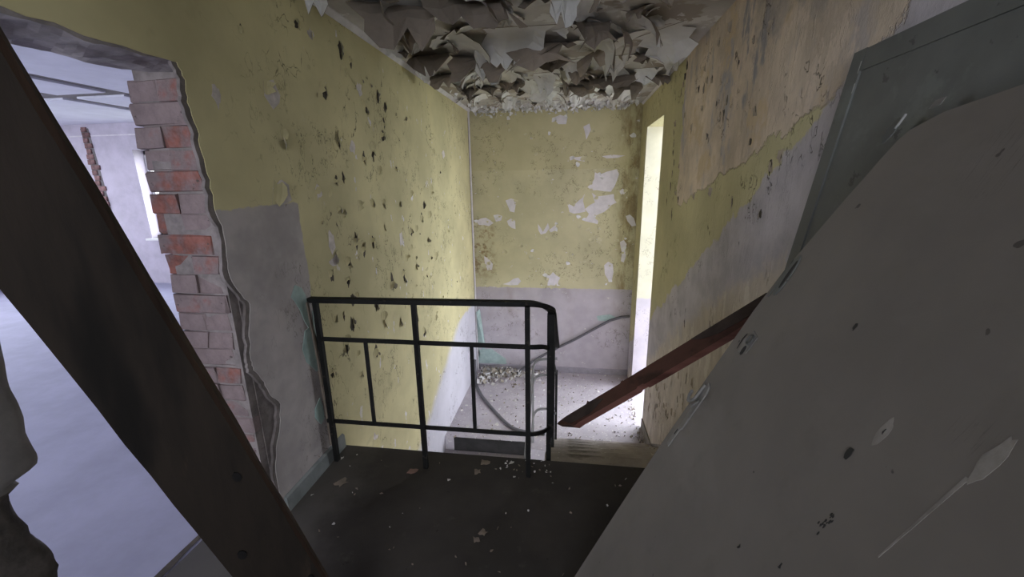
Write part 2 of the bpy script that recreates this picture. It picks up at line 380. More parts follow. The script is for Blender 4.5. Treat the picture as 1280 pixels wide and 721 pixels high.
# ------------------------------------------------------------------ surveyed positions (metres, in the planes of the walls and floor)
LEFT_SPOTS = [(2.103, 2.194, 0.055, 0.06, 'p'), (2.374, 2.203, 0.079, 0.093, 'd'), (2.476, 2.161, 0.048, 0.053, 'd'), (2.387, 2.073, 0.09, 0.061, 'f'), (2.552, 2.036, 0.082, 0.084, 'p'), (2.161, 1.938, 0.12, 0.072, 'd'), (2.8, 2.042, 0.061, 0.081, 'd'), (2.898, 1.989, 0.118, 0.064, 'd'), (2.62, 1.925, 0.065, 0.039, 'd'), (2.862, 1.876, 0.065, 0.064, 'd'), (2.82, 1.794, 0.114, 0.084, 'd'), (2.258, 1.715, 0.034, 0.094, 'd'), (2.401, 1.688, 0.085, 0.091, 'p'), (2.154, 1.669, 0.069, 0.041, 'd'), (2.527, 1.641, 0.063, 0.067, 'd'), (2.652, 1.668, 0.103, 0.101, 'd'), (1.792, 1.674, 0.044, 0.09, 'f'), (1.757, 1.86, 0.103, 0.146, 'p'), (1.455, 1.796, 0.048, 0.09, 'p'), (1.724, 1.445, 0.158, 0.118, 'p'), (2.0, 1.435, 0.069, 0.087, 'p'), (2.178, 1.348, 0.065, 0.061, 'f'), (2.228, 1.309, 0.051, 0.053, 'f'), (2.06, 1.176, 0.075, 0.127, 'p'), (2.067, 1.069, 0.107, 0.06, 'p'), (2.321, 1.149, 0.075, 0.094, 'd'), (2.404, 1.068, 0.08, 0.079, 'd'), (2.532, 1.11, 0.077, 0.072, 'd'), (3.0, 1.064, 0.106, 0.108, 'p'), (3.204, 1.096, 0.119, 0.064, 'd'), (3.546, 1.289, 0.142, 0.082, 'd'), (3.469, 1.204, 0.118, 0.081, 'd'), (3.677, 1.196, 0.176, 0.043, 'd'), (3.083, 0.919, 0.129, 0.075, 'f'), (4.203, 1.761, 0.219, 0.078, 'p'), (1.631, 2.067, 0.035, 0.036, 'd'), (2.214, 1.041, 0.104, 0.055, 'd'), (3.003, 1.584, 0.058, 0.029, 'd'), (2.179, 1.504, 0.064, 0.043, 'd'), (2.732, 1.555, 0.085, 0.073, 'f'), (2.256, 1.513, 0.051, 0.062, 'd'), (2.169, 0.666, 0.087, 0.094, 'd'), (2.423, 0.378, 0.087, 0.096, 'd'), (2.085, 0.572, 0.065, 0.101, 'd'), (2.989, 0.777, 0.154, 0.111, 'd'), (2.768, 0.796, 0.107, 0.149, 'd'), (2.49, 0.696, 0.089, 0.084, 'd'), (2.027, 0.992, 0.074, 0.06, 'd'), (2.179, 0.924, 0.068, 0.055, 'd'), (2.209, 0.306, 0.056, 0.07, 'f'), (2.095, 0.74, 0.049, 0.054, 'd'), (3.785, 1.401, 0.137, 0.072, 'f'), (2.585, 0.562, 0.108, 0.11, 'f'), (2.845, 0.462, 0.13, 0.109, 'f'), (3.181, 0.349, 0.142, 0.094, 'd'), (3.328, 0.185, 0.136, 0.085, 'd'), (3.677, 0.222, 0.14, 0.108, 'f'), (1.913, 0.476, 0.057, 0.061, 'd'), (2.297, -0.214, 0.167, 0.119, 'p'), (2.2, 0.807, 0.088, 0.075, 'd'), (2.06, 2.03, 0.041, 0.03, 'f'), (1.994, 2.2, 0.063, 0.036, 'd'), (2.087, 1.916, 0.042, 0.031, 'f'), (3.018, 1.299, 0.09, 0.083, 'f'), (3.286, 1.412, 0.087, 0.076, 'f'), (2.755, 1.369, 0.063, 0.086, 'f'), (2.584, 1.35, 0.067, 0.061, 'f'), (2.416, 1.358, 0.049, 0.086, 'f'), (4.225, 0.978, 0.144, 0.066, 'f'), (3.591, 0.979, 0.128, 0.086, 'f'), (3.257, 0.821, 0.108, 0.093, 'f'), (3.787, 0.797, 0.143, 0.076, 'f')]
END_PATCHES = [[(0.292, 1.59), (0.334, 1.565), (0.378, 1.569), (0.437, 1.592), (0.497, 1.605), (0.557, 1.621), (0.586, 1.561), (0.563, 1.478), (0.535, 1.406), (0.496, 1.35), (0.41, 1.356), (0.324, 1.372), (0.262, 1.368), (0.207, 1.41), (0.259, 1.458), (0.287, 1.506)], [(0.263, 1.341), (0.327, 1.294), (0.413, 1.303), (0.534, 1.321), (0.542, 1.26), (0.573, 1.217), (0.511, 1.186), (0.469, 1.137), (0.421, 1.099), (0.335, 1.062), (0.298, 1.037), (0.355, 0.987), (0.347, 0.949), (0.263, 0.969), (0.174, 0.99), (0.218, 1.045), (0.234, 1.08), (0.182, 1.138), (0.243, 1.188), (0.305, 1.22)], [(-0.046, 1.22), (0.005, 1.19), (0.043, 1.172), (0.058, 1.202), (0.104, 1.246), (0.165, 1.293), (0.157, 1.238), (0.174, 1.176), (0.191, 1.106), (0.108, 1.089), (0.045, 1.081), (-0.011, 1.102), (-0.027, 1.165)], [(-0.313, 0.278), (-0.255, 0.263), (-0.215, 0.313), (-0.175, 0.272), (-0.116, 0.237), (-0.147, 0.176), (-0.12, 0.127), (-0.227, 0.13), (-0.286, 0.124), (-0.281, 0.202)], [(-0.895, 0.134), (-0.811, 0.164), (-0.742, 0.216), (-0.682, 0.228), (-0.644, 0.181), (-0.688, 0.127), (-0.798, 0.119)], [(-1.235, 0.991), (-1.172, 1.025), (-1.104, 1.035), (-1.051, 1.003), (-1.004, 0.964), (-1.067, 0.924), (-1.134, 0.938), (-1.202, 0.938)], [(-1.001, 1.055), (-0.942, 1.076), (-0.884, 1.055), (-0.901, 0.998), (-0.971, 0.982)], [(-0.838, 1.255), (-0.766, 1.28), (-0.696, 1.259), (-0.708, 1.183), (-0.724, 1.101), (-0.782, 1.116), (-0.807, 1.183)], [(-0.824, 0.99), (-0.77, 1.023), (-0.715, 0.989), (-0.711, 0.885), (-0.759, 0.898), (-0.806, 0.937)], [(0.637, 0.719), (0.685, 0.745), (0.725, 0.693), (0.705, 0.616), (0.725, 0.551), (0.7, 0.453), (0.662, 0.471), (0.669, 0.576)], [(0.453, 0.416), (0.502, 0.462), (0.562, 0.431), (0.575, 0.324), (0.559, 0.211), (0.513, 0.215), (0.466, 0.296)], [(0.601, 1.356), (0.64, 1.387), (0.683, 1.348), (0.656, 1.315)], [(0.694, 1.048), (0.742, 1.068), (0.794, 1.023), (0.828, 0.928), (0.775, 0.918), (0.717, 0.986)], [(-0.416, 0.95), (-0.377, 0.898), (-0.351, 0.846), (-0.307, 0.924), (-0.286, 0.962), (-0.265, 0.898), (-0.311, 0.833), (-0.377, 0.814), (-0.411, 0.872)], [(-0.272, 0.872), (-0.221, 0.911), (-0.177, 0.944), (-0.192, 0.867), (-0.246, 0.841)], [(0.338, 0.756), (0.373, 0.774), (0.405, 0.738), (0.381, 0.705), (0.345, 0.717)], [(-1.148, 0.52), (-1.093, 0.493), (-1.027, 0.412), (-1.043, 0.334), (-1.104, 0.327), (-1.137, 0.41)], [(-0.232, 2.235), (-0.149, 2.268), (-0.055, 2.243), (-0.072, 2.159), (-0.167, 2.162)], [(0.135, 2.124), (0.208, 2.157), (0.229, 2.085), (0.176, 1.973), (0.155, 2.07)], [(0.37, 1.776), (0.5, 1.791), (0.649, 1.777), (0.558, 1.753), (0.428, 1.749)], [(-0.008, 1.766), (0.125, 1.778), (0.165, 1.718), (0.069, 1.735)]]
TEAL_PATCHES = [[(-1.297, -0.285), (-1.227, -0.326), (-1.201, -0.541), (-1.177, -0.839), (-1.22, -0.85), (-1.258, -0.718), (-1.257, -0.941), (-1.323, -0.989)], [(-1.275, -0.843), (-1.084, -0.822), (-0.877, -0.968), (-0.859, -1.112), (-1.092, -1.114), (-1.271, -1.087)], [(0.381, -0.285), (0.551, -0.256), (0.648, -0.302), (0.555, -0.354), (0.402, -0.351)]]
LEFT_TEAL = [[(1.679, 0.97), (1.716, 1.018), (1.758, 0.995), (1.784, 0.949), (1.785, 0.877), (1.802, 0.806), (1.777, 0.774), (1.748, 0.825), (1.724, 0.896), (1.699, 0.942)], [(1.738, 0.78), (1.798, 0.791), (1.821, 0.715), (1.823, 0.628), (1.823, 0.541), (1.783, 0.543), (1.752, 0.583), (1.718, 0.624), (1.702, 0.697)], [(1.814, 0.86), (1.844, 0.842), (1.85, 0.722), (1.86, 0.577), (1.855, 0.36), (1.845, 0.176), (1.811, 0.16), (1.809, 0.349), (1.807, 0.531), (1.805, 0.705)], [(1.728, 0.36), (1.777, 0.395), (1.793, 0.34), (1.791, 0.268), (1.759, 0.251), (1.72, 0.311)]]
PLASTER_EDGE = [(1.317, 1.866), (1.335, 1.817), (1.33, 1.747), (1.346, 1.668), (1.343, 1.589), (1.354, 1.494), (1.357, 1.39), (1.374, 1.307), (1.365, 1.187), (1.368, 1.117), (1.41, 1.042), (1.437, 1.007), (1.407, 0.915), (1.389, 0.783), (1.396, 0.737), (1.434, 0.659), (1.456, 0.587), (1.507, 0.515), (1.482, 0.428), (1.439, 0.334), (1.402, 0.196)]
NEAR_JAMB = [(0.699, 1.111), (0.696, 1.063), (0.693, 1.015), (0.696, 0.982), (0.697, 0.938), (0.691, 0.9), (0.694, 0.864), (0.697, 0.829), (0.688, 0.806), (0.666, 0.797), (0.63, 0.798), (0.624, 0.777), (0.634, 0.724), (0.645, 0.678), (0.636, 0.652), (0.637, 0.615), (0.658, 0.568), (0.661, 0.511)]
RIGHT_NICKS = [(2.104, 2.092), (2.422, 2.042), (3.005, 2.156), (2.984, 2.03), (2.772, 2.23), (2.261, 2.094), (2.832, 2.056), (2.98, 1.911), (2.705, 1.896), (3.194, 1.827), (2.561, 1.815), (2.82, 1.73), (2.146, 1.775), (3.407, 1.94), (2.602, 2.259), (3.712, 1.846), (3.68, 1.689), (3.66, 1.53), (3.682, 1.424), (3.394, 1.326), (2.295, 1.355), (3.458, 1.576), (3.573, 2.12), (1.955, 1.318), (3.681, 1.918), (3.684, 1.766), (3.63, 1.608), (3.494, 1.374), (2.985, 1.364), (2.931, 2.072), (3.096, 2.048), (2.533, 1.886), (2.158, 1.64), (1.922, 1.52), (3.515, 2.178), (3.456, 2.277), (3.481, 2.216), (1.847, 1.555), (2.65, 1.394)]
SLAB = [(0.693, 1.013, 1.558), (0.693, 0.798, 1.604), (0.039, 1.142, 0.147)]
SLAB_OUTLINE = [(0.039, 1.142, 0.147), (0.168, 1.156, 0.417), (0.306, 1.162, 0.707), (0.405, 1.155, 0.917), (0.5, 1.148, 1.121), (0.554, 1.13, 1.239), (0.637, 1.072, 1.427), (0.688, 1.03, 1.544), (0.695, 1.014, 1.561), (0.699, 0.943, 1.586), (0.693, 0.798, 1.604)]
SLAB_MARKS = [(0.546, 1.094, 1.23), (0.461, 1.063, 1.056), (0.375, 1.11, 0.864), (0.322, 1.122, 0.749), (0.712, 1.069, 1.585), (0.712, 0.98, 1.605), (0.419, 0.595, 1.069), (0.504, 0.763, 1.212), (0.373, 0.55, 0.979), (0.381, 0.547, 0.997), (0.453, 0.447, 1.171), (0.311, 0.646, 0.829), (0.331, 0.557, 0.889), (0.442, 0.574, 1.121)]
LEAF = [(0.782, 1.393, 1.802), (0.782, 1.049, 1.806), (0.715, 1.443, 1.195)]
PLANK = [(-0.019, 1.966, 0.208), (0.743, 1.67, 0.978)]
TIMBER = [(-0.828, 0.518, 1.507), (-0.768, 0.816, 0.407)]
FLOOR_FLAKES = [((-1.124, 1.656), 0.065), ((-0.802, 1.768), 0.05), ((-0.433, 1.883), 0.05), ((-0.456, 1.803), 0.04), ((-0.345, 1.435), 0.04), ((-0.366, 1.387), 0.035), ((-0.589, 1.727), 0.018), ((-1.228, 1.822), 0.02), ((-1.022, 1.395), 0.018), ((-0.286, 1.9), 0.03), ((-1.227, 1.542), 0.015), ((-0.259, 1.79), 0.015)]
# ------------------------------------------------------------------ the setting
def jag(a, b, n, amp, rng=R):
    """ragged polyline from a to b in 2D"""
    out = []
    for i in range(n+1):
        t = i/n; k = 0 if i in (0, n) else 1
        out.append((a[0]+(b[0]-a[0])*t+rng.uniform(-amp, amp)*k, a[1]+(b[1]-a[1])*t+rng.uniform(-amp, amp)*k))
    return out

# left wall: masonry core, broken plaster coat, brick jamb, lintel, stub of the near jamb
wl = struct(MB().box((WL-WT, 1.40, -2.6), (WL-.016, YE+.24, ZC)).box((WL-WT, YB-.2, 1.90), (WL-.016, 1.40, ZC)).build('wall_left', M['mortar']))
PE_ = []
for (ya, za), (yb, zb) in zip(PLASTER_EDGE, PLASTER_EDGE[1:]):
    for t in (0, .25, .5, .75): PE_.append((ya+(yb-ya)*t+R.uniform(-.005, .005), za+(zb-za)*t))
PE_ = sorted(PE_, key=lambda p: -p[1])
poly = [(YE, -2.6), (YE, ZC), (YB, ZC), (YB, 1.868), (.55, 1.868)] + jag((.55, 1.868), (1.317, 1.866), 14, .007)[1:-1] + PE_ + [(1.41, .1), (1.40, -.05), (1.40, -2.6)]
bmx = MB().prism([(WL, y, z) for y, z in poly], (-.003, 0, 0)).build('plaster_coat', M['left'], wl)
# second, lower coat of grey plaster showing between the bricks and the painted coat
pe2 = [(y-.020-.016*noise.noise(Vector((z*9, 1, 1))), z) for y, z in PE_]
MB().prism([(WL-.0032, y, z) for y, z in pe2 + [(1.40, 0), (1.9, 0), (1.9, 1.86)]], (-.0125, 0, 0)).build('rough_plaster', M['mortar'], wl)
lv = []; ny, nx = 46, 6
for i in range(ny+1):
    for j in range(nx+1):
        y_ = .45+1.02*i/ny; x_ = WL-.004-(WT-.006)*j/nx
        lv.append((x_, y_, 1.858+.011*noise.noise(Vector((x_*11, y_*9, 2)))+.006*noise.noise(Vector((x_*40, y_*30, 7)))))
n_l = len(lv); lv += [(x_, y_, 1.95) for x_, y_, _ in lv]
W_ = nx+1; lf_ = []
for i in range(ny):
    for j in range(nx):
        q = (i*W_+j, i*W_+j+1, (i+1)*W_+j+1, (i+1)*W_+j); lf_.append(q)
    lf_ += [(i*W_, (i+1)*W_, n_l+(i+1)*W_, n_l+i*W_), (i*W_+nx, n_l+i*W_+nx, n_l+(i+1)*W_+nx, (i+1)*W_+nx)]
MB().add(lv, lf_).build('lintel', M['lintel'], wl)
def brick_mesh(w, d, h, seed):
    rg = random.Random(seed); bm = bmesh.new()
    bmesh.ops.create_cube(bm, size=1)
    bmesh.ops.bevel(bm, geom=bm.edges[:], offset=.05, segments=1, affect='EDGES')
    me = bpy.data.meshes.new('brick')
    for v in bm.verts:
        v.co = Vector((v.co.x*w, v.co.y*d, v.co.z*h)) + Vector((rg.uniform(-.006, .006), rg.uniform(-.006, .006), rg.uniform(-.004, .004)))
    bm.to_mesh(me); bm.free(); me.materials.append(M['brick']); return me
heads = [brick_mesh(.117, .11, .0725, k) for k in range(5)]; strs = [brick_mesh(.238, .11, .0725, 20+k) for k in range(5)]
z = .036; c = 0
while z < 1.86:
    row = [(WL-WT/2-.022, strs)] if c % 3 == 1 else [(WL-WT+.042, heads), (WL-.084, heads)]
    for x, kinds in row:
        o = link('brick', R.choice(kinds)); o.parent = wl
        o.location = (x+R.uniform(-.014, .004), 1.410+R.uniform(-.006, .008), z+R.uniform(-.002, .002))
        o.rotation_euler = (R.uniform(-.03, .03), R.choice((0, PI)), R.uniform(-.03, .03))
    z += .0765; c += 1
MB().box((WL-WT+.012, 1.362, 0), (WL-.02, 1.415, 1.87)).build('mortar_bed', M['mortar'], wl)
# near jamb, broken away: a smooth lump of plaster over sooty rubble
def near_edge(z):
    t = sorted(NEAR_JAMB, key=lambda p: p[1])
    if z <= t[0][1]: return t[0][0]+.012*math.sin(z*23)
    for (ya, za), (yb, zb) in zip(t, t[1:]):
        if za <= z <= zb: return ya+(yb-ya)*(z-za)/max(1e-6, zb-za)
    return t[-1][0]+.008*math.sin(z*17)
zs = [i*.03 for i in range(17)]+[.511+i*.0125 for i in range(49)]+[1.13+i*.06 for i in range(13)]
zs = sorted(zs); prof = [(0, None), (0, -.10), (.004, -.035), (.018, -.012), (.05, 0), (.10, .004), (.16, 0), (.21, -.012), (.236, -.04), (.24, None)]
vs, fs, mi = [], [], []
for z in zs:
    e = near_edge(z)+.03; rough = .022 if z < .79 else .004
    for k, (dx, dy) in enumerate(prof):
        n1 = noise.noise(Vector((dx*14, z*13, 3)))*rough
        vs.append((WL-dx, YB if dy is None else e+dy+n1-.004, z))
n = len(prof)
for i in range(len(zs)-1):
    for j in range(n-1):
        fs.append((i*n+j, i*n+j+1, (i+1)*n+j+1, (i+1)*n+j)); mi.append(1 if zs[i] < .785 else (0 if zs[i] < 1.2 else 2))
o = link('broken_jamb', mesh_of('broken_jamb', vs, fs, [M['plaster'], M['dark_rubble'], M['mortar']], mi, True)); o.parent = wl

# right wall with the tall stair window, end wall, back wall, ceiling
WY0, WY1, WZ = 4.15, 5.0, 2.05
wr = struct(MB().box((WR, YB-.2, -2.6), (WR+.24, WY0, ZC)).box((WR, WY1, -2.6), (WR+.24, YE, ZC)).box((WR, WY0, WZ), (WR+.24, WY1, ZC)).box((WR, WY0, -2.6), (WR+.24, WY1, ZF-.19)).build('wall_right', M['right']))
MB().box((WR-.001, WY1-.006, ZF), (WR+.24, WY1+.002, WZ)).build('jamb_lining', M['jamb'], wr)
we = struct(MB().box((WL-WT, YE, -2.6), (WR+.24, YE+.24, ZC)).build('wall_end', M['end']))
wb = struct(MB().box((WL-WT, YB-.24, -.2), (WL+.15, YB, ZC)).box((WR-.15, YB-.24, -.2), (WR+.24, YB, ZC)).box((WL+.15, YB-.24, 2.0), (WR-.15, YB, ZC)).box((WL+.15, YB-.24, -.2), (WR-.15, YB, .95)).build('wall_back', M['plaster']))  # unseen opening added in this wall to bring more light onto the landing
ce = struct(MB().box((WL-WT, YB-.24, ZC), (WR+.24, YE+.24, ZC+.2)).build('ceiling', M['ceil']))
struct(MB().prism([(WL, 2.0, ZC), (WL+.028, 2.0, ZC), (WL+.028, 2.0, ZC-.006), (WL+.006, 2.0, ZC-.03), (WL, 2.0, ZC-.03)], (0, YE-2.0, 0)).build('trim_1', M['white']))
struct(MB().prism([(WR, 3.4, ZC), (WR-.018, 3.4, ZC), (WR-.004, 3.4, ZC-.02), (WR, 3.4, ZC-.02)], (0, YE-3.4, 0)).build('trim_2', M['white']))
struct(MB().box((WL, YE-.075, ZF), (WL+.012, YE-.03, ZC-.03)).build('trim_3', M['white']))
MB().prism([(WL+.0005, YE-.078+.006*noise.noise(Vector((zz*4, 0, 0))), zz) for zz in [ZF+i*.2 for i in range(18)]]+[(WL+.0005, YE-.090+.006*noise.noise(Vector((zz*4, 5, 0))), zz) for zz in [ZF+i*.2 for i in range(17, -1, -1)]], (.001, 0, 0)).build('corner_crack', M['hole'], wl)

# upper landing, lower landing, the two flights
fl = struct(MB().box((WL-WT-.02, YB-.24, -.18), (WR, Y0-.015, 0)).build('floor', M['floor']))
la = struct(MB().box((WL, 3.72, ZF-.19), (WR+.24, YE, ZF)).box((-.37, 3.6, ZF-.19), (WR, 3.72, ZF)).build('stair_landing', M['land']))
struct(MB().box((WL-WT, YB, -2.6), (WR+.24, YE, -2.45)).build('floor_lower', M['land']))
def step_mesh(x0, x1):
    """one concrete step, top at z=0, front edge at y=0 facing -y"""
    mb = MB(); n = 9; vs, fs = [], []
    sec = [(0, -.165), (0, -.03), (-.018, -.022), (-.018, -.004), (-.010, 0), (.05, 0), (.16, -.003), (.275, 0), (.275, -.165)]
    for i in range(n+1):
        x = x0+(x1-x0)*i/n
        for k, (y, z) in enumerate(sec):
            d = R.uniform(-.006, .004) if k in (2, 3, 4, 5) else 0
            vs.append((x, y+d, z+min(0, d)))
    m_ = len(sec)
    for i in range(n):
        for j in range(m_): fs.append((i*m_+j, i*m_+(j+1) % m_, (i+1)*m_+(j+1) % m_, (i+1)*m_+j))
    fs += [tuple(range(m_)), tuple(n*m_+j for j in range(m_))[::-1]]
    return mb.add(vs, fs)
sf = struct(MB().prism([(-.13, Y0, -.20), (-.13, Y0, -.33), (-.13, 3.62, ZF-.30), (-.13, 3.62, ZF-.16)], (WR+.13, 0, 0)).build('stair_flight', M['step']))
for k in range(1, 7):
    mb = step_mesh(-WR+.006, .125)                                # rotated half a turn: front edge looks down the flight
    o = mb.build('step', M['step'], None); o.parent = sf; o.rotation_euler = (0, 0, PI); o.location = (0, Y0+RUN*k, -RISE*k)
sf2 = struct(MB().prism([(WL, 3.74, ZF-.20), (WL, 3.74, ZF-.33), (WL, 1.9, -2.48), (WL, 1.9, -2.34)], (.91, 0, 0)).build('stair_flight', M['step']))
for k in range(1, 7):
    o = step_mesh(WL, WL+.905).build('step', M['land'], None); o.parent = sf2; o.location = (0, 3.72-RUN*k, ZF-RISE*k)
MB().box((WL+.10, 3.708, ZF-.158), (WL+.905, 3.722, ZF-.006)).build('riser', M['riser'], sf2)  # first riser face, much darker than the treads
# skirtings
struct(MB().prism([(WL, 1.43, 0), (WL+.016, 1.43, 0), (WL+.014, 1.43, .075), (WL+.004, 1.43, .083), (WL, 1.43, .083)], (0, .50, 0)).build('baseboard_left', M['base']))
struct(MB().prism([(WL, YE, ZF), (WL, YE-.014, ZF), (WL, YE-.012, ZF+.075), (WL, YE-.003, ZF+.085), (WL, YE, ZF+.085)], (WR-WL, 0, 0)).build('baseboard_end', M['baseend']))
sl = -RISE/RUN
def stairline(y): return sl*(y-Y0)
struct(MB().prism([(WR, 1.0, 0), (WR, Y0, 0), (WR, Y0, -.1), (WR, 3.6, ZF-.02), (WR, 4.14, ZF-.02), (WR, 4.14, ZF+.10), (WR, 3.66, ZF+.12), (WR, 1.98, .11), (WR, 1.0, .11)], (-.013, 0, 0)).build('baseboard_right', M['baseright']))

# patches where paint has fallen off, on the end wall and the left wall
def patches(parent, tbl, to3, off, mat, name):
    for p in tbl:
        MB().prism([to3(a, b) for a, b in p], off).build(name, mat, parent)
patches(we, END_PATCHES, lambda a, b: (a, YE, b), (0, -.0016, 0), M['white'], 'bare_patch')
patches(we, TEAL_PATCHES, lambda a, b: (a, YE, b), (0, -.0022, 0), M['teal'], 'teal_patch')
patches(wl, LEFT_TEAL, lambda a, b: (WL, a, b), (.003, 0, 0), M['teal'], 'teal_patch')
MB().sweep([(WL+.004, 1.78, .915), (WL+.006, 1.80, .6), (WL+.004, 1.812, .3), (WL+.003, 1.815, .09)], .014, .012, (1, 0, 0)).build('brown_ridge', M['tanchip'], wl)  # thin brown raised line running down the wall

# curled flakes: flat along +x from the hinge, lifting towards +z
def flake_mesh(name, L, Wd, curl, seed, mats, nu=5, nv=5, power=1.3, taper=.5, th=.003):
    rg = random.Random(seed); vs = []
    prof = [1+rg.uniform(-.22, .22) - taper*rg.uniform(.3, 1)*(i/nu)**1.5 for i in range(nu+1)]
    lean = rg.uniform(-.35, .35); tip = [1-rg.uniform(0, .34)*(1 if rg.random() < .75 else .2) for _ in range(nv+1)]
    for side in (0, 1):
        for j in range(nv+1):
            x = z = 0; k = 14; done = 0
            for i in range(nu+1):
                s1 = L*tip[j]*i/nu
                while done < s1-1e-9:
                    ds = min(L/60, s1-done); a = curl*((done+ds/2)/L)**power; x += math.cos(a)*ds; z += math.sin(a)*ds; done += ds
                a = curl*(s1/L)**power
                y = (j/nv-.5)*Wd*prof[i] + lean*s1
                o = -side*th
                wv = .012*math.sin(j*1.9+seed)*(i/nu)*(L/.25)
                vs.append((x-math.sin(a)*(o+wv), y, z+math.cos(a)*(o+wv)+th))
    n1 = nu+1; fs, mi = [], []; N = n1*(nv+1)
    for j in range(nv):
        for i in range(nu):
            q = (j*n1+i, j*n1+i+1, (j+1)*n1+i+1, (j+1)*n1+i)
            for tr in ((q[0], q[1], q[2]), (q[0], q[2], q[3])): fs.append(tr); mi.append(0); fs.append(tuple(N+k for k in tr[::-1])); mi.append(1)
    rim = [j*n1 for j in range(nv+1)]; rim = [i for i in range(n1)] + [j*n1+nu for j in range(1, nv+1)] + [nv*n1+i for i in range(nu-1, -1, -1)] + [j*n1 for j in range(nv-1, 0, -1)]
    for a, b in zip(rim, rim[1:]+rim[:1]): fs.append((a, N+a, N+b, b)); mi.append(1)
    return mesh_of(name, vs, fs, mats, mi, False)
def stick(me, name, pos, xdir, nrm, sc, parent):
    X = Vector(xdir).normalized(); Z = Vector(nrm).normalized(); X = (X - Z*X.dot(Z)).normalized(); Y = Z.cross(X)
    o = link(name, me, parent)
    o.matrix_local = Matrix(((X.x*sc[0], Y.x*sc[1], Z.x*sc[2], pos[0]), (X.y*sc[0], Y.y*sc[1], Z.y*sc[2], pos[1]), (X.z*sc[0], Y.z*sc[1], Z.z*sc[2], pos[2]), (0, 0, 0, 1)))
    return o
cm = [flake_mesh('paint_sheet', .30, .34, c, 40+i, [M['fl_front'], M['fl_back']], taper=t) for i, (c, t) in enumerate([(1.1, .2), (1.4, .3), (1.7, .9), (2.1, .3), (.9, .5), (1.5, 1.1), (2.4, .2), (1.3, .4), (1.8, .15), (.8, .3)])]
cw = [flake_mesh('paint_sheet', .30, .34, c, 60+i, [M['fl_white'], M['fl_back']], taper=t) for i, (c, t) in enumerate([(1.3, .4), (1.7, .8), (2.1, .3)])]
def ceil_ok(x, y): return WL+.02 < x < WR-.04 and y < YE-.03
NCF = 0
def sheet(x, y, ang, L, Wd, H, kinds):
    global NCF
    dx, dy = math.cos(ang), math.sin(ang)
    if not (ceil_ok(x, y) and ceil_ok(x+dx*.30*L*.75, y+dy*.30*L*.75)): return
    ox, oy = -dy*.17*Wd, dx*.17*Wd
    if not (WL < x+ox < WR and WL < x-ox < WR): return
    stick(R.choice(kinds), 'paint_sheet', (x, y, ZC), (dx, dy, 0), (0, 0, -1), (L, Wd, H), ce); NCF += 1
for gy in range(13):
    for gx in range(7):
        y = 1.9+gy*.265+R.uniform(-.1, .1); x = WL+.2+gx*.275+R.uniform(-.11, .11)
        if x > .42 and R.random() < (.7 if y < 3.4 else .45): continue
        if x < -.85 and y < 3.0 and R.random() < .3: continue
        if y > 4.75: continue
        k = R.uniform(.6, 1.25)*(1.2 if y < 3.3 else .85)
        ang = R.choice((-PI/2, -PI/2, -PI/2, PI/2, PI/2, 0, PI))+R.gauss(0, .4)
        for tr in range(4):
            n0 = NCF; sheet(x, y, ang, k*R.uniform(.7, 1.1), k*R.uniform(.55, 1.2), k*R.uniform(.55, 1.1), cm if R.random() < .70 else cw)
            if NCF > n0: break
            ang += PI/2; k *= .85
for k in range(70):
    y = R.uniform(2.1, YE-.08); x = R.uniform(WL+.05, WR-.06); b_ = R.uniform(.25, .6)
    if x > .45 and y < 3.4: continue
    if y > 4.7: b_ = min(b_, .38)
    sheet(x, y, R.uniform(0, 2*PI), b_, b_*R.uniform(.5, 1.1), b_*.9, cm+cw if y < 4.5 else cw)
# three long white tongues that catch the window light
for x, y, an, L, Wd, H in ((-.55, 4.15, -PI/2+.1, .95, .55, .95), (.02, 3.75, -PI/2-.05, 1.15, .50, .9), (.06, 4.6, PI/2, .8, .5, 1.0), (-.2, 4.75, .2, .7, .6, 1.0)): sheet(x, y, an, L, Wd, H, cw)
# crumbs of paint along the far edge of the ceiling and at the left cornice: far too many to count
def crumbs(name, pts, size, mats, parent, rng):
    mb = MB()
    for p in pts:
        s = size*rng.uniform(.5, 1.5); ax = Vector((rng.uniform(-1, 1), rng.uniform(-1, 1), rng.uniform(-1, 1))).normalized(); bx = ax.orthogonal().normalized()
        bx.rotate(Matrix.Rotation(rng.uniform(0, 6), 3, ax)); cx = ax.cross(bx); p = Vector(p)
        q = [p+bx*s*rng.uniform(.6, 1.2), p+cx*s*rng.uniform(.4, 1), p-bx*s*rng.uniform(.6, 1.2)+ax*s*.4, p-cx*s*rng.uniform(.4, 1)]
        mb.add(q+[v-ax*.0012 for v in q], [(0, 1, 2), (0, 2, 3), (6, 5, 4), (7, 6, 4), (0, 4, 5, 1), (1, 5, 6, 2), (2, 6, 7, 3), (3, 7, 4, 0)], rng.randrange(len(mats)))
    return stuff(mb.build(name, mats, parent))
crumbs('paint_crumbs', [(R.uniform(WL+.05, WR-.1), YE-abs(R.gauss(0, .20))-.02, ZC-abs(R.gauss(0, .022))-.004) for _ in range(300)], .026, [M['fl_white'], M['fl_white'], M['fl_white'], M['fl_front']], ce, R)
crumbs('paint_crumbs', [(R.uniform(WL+.05, WR-.2), YE-R.uniform(.005, .03), ZC-abs(R.gauss(0, .035))-.01) for _ in range(190)], .026, [M['fl_white'], M['fl_front']], we, R)
crumbs('paint_crumbs', [(R.uniform(WL+.03, WR-.1), R.uniform(3.2, YE), ZC-abs(R.gauss(0, .012))-.003) for _ in range(160)], .024, [M['fl_white'], M['fl_front'], M['fl_back']], ce, R)

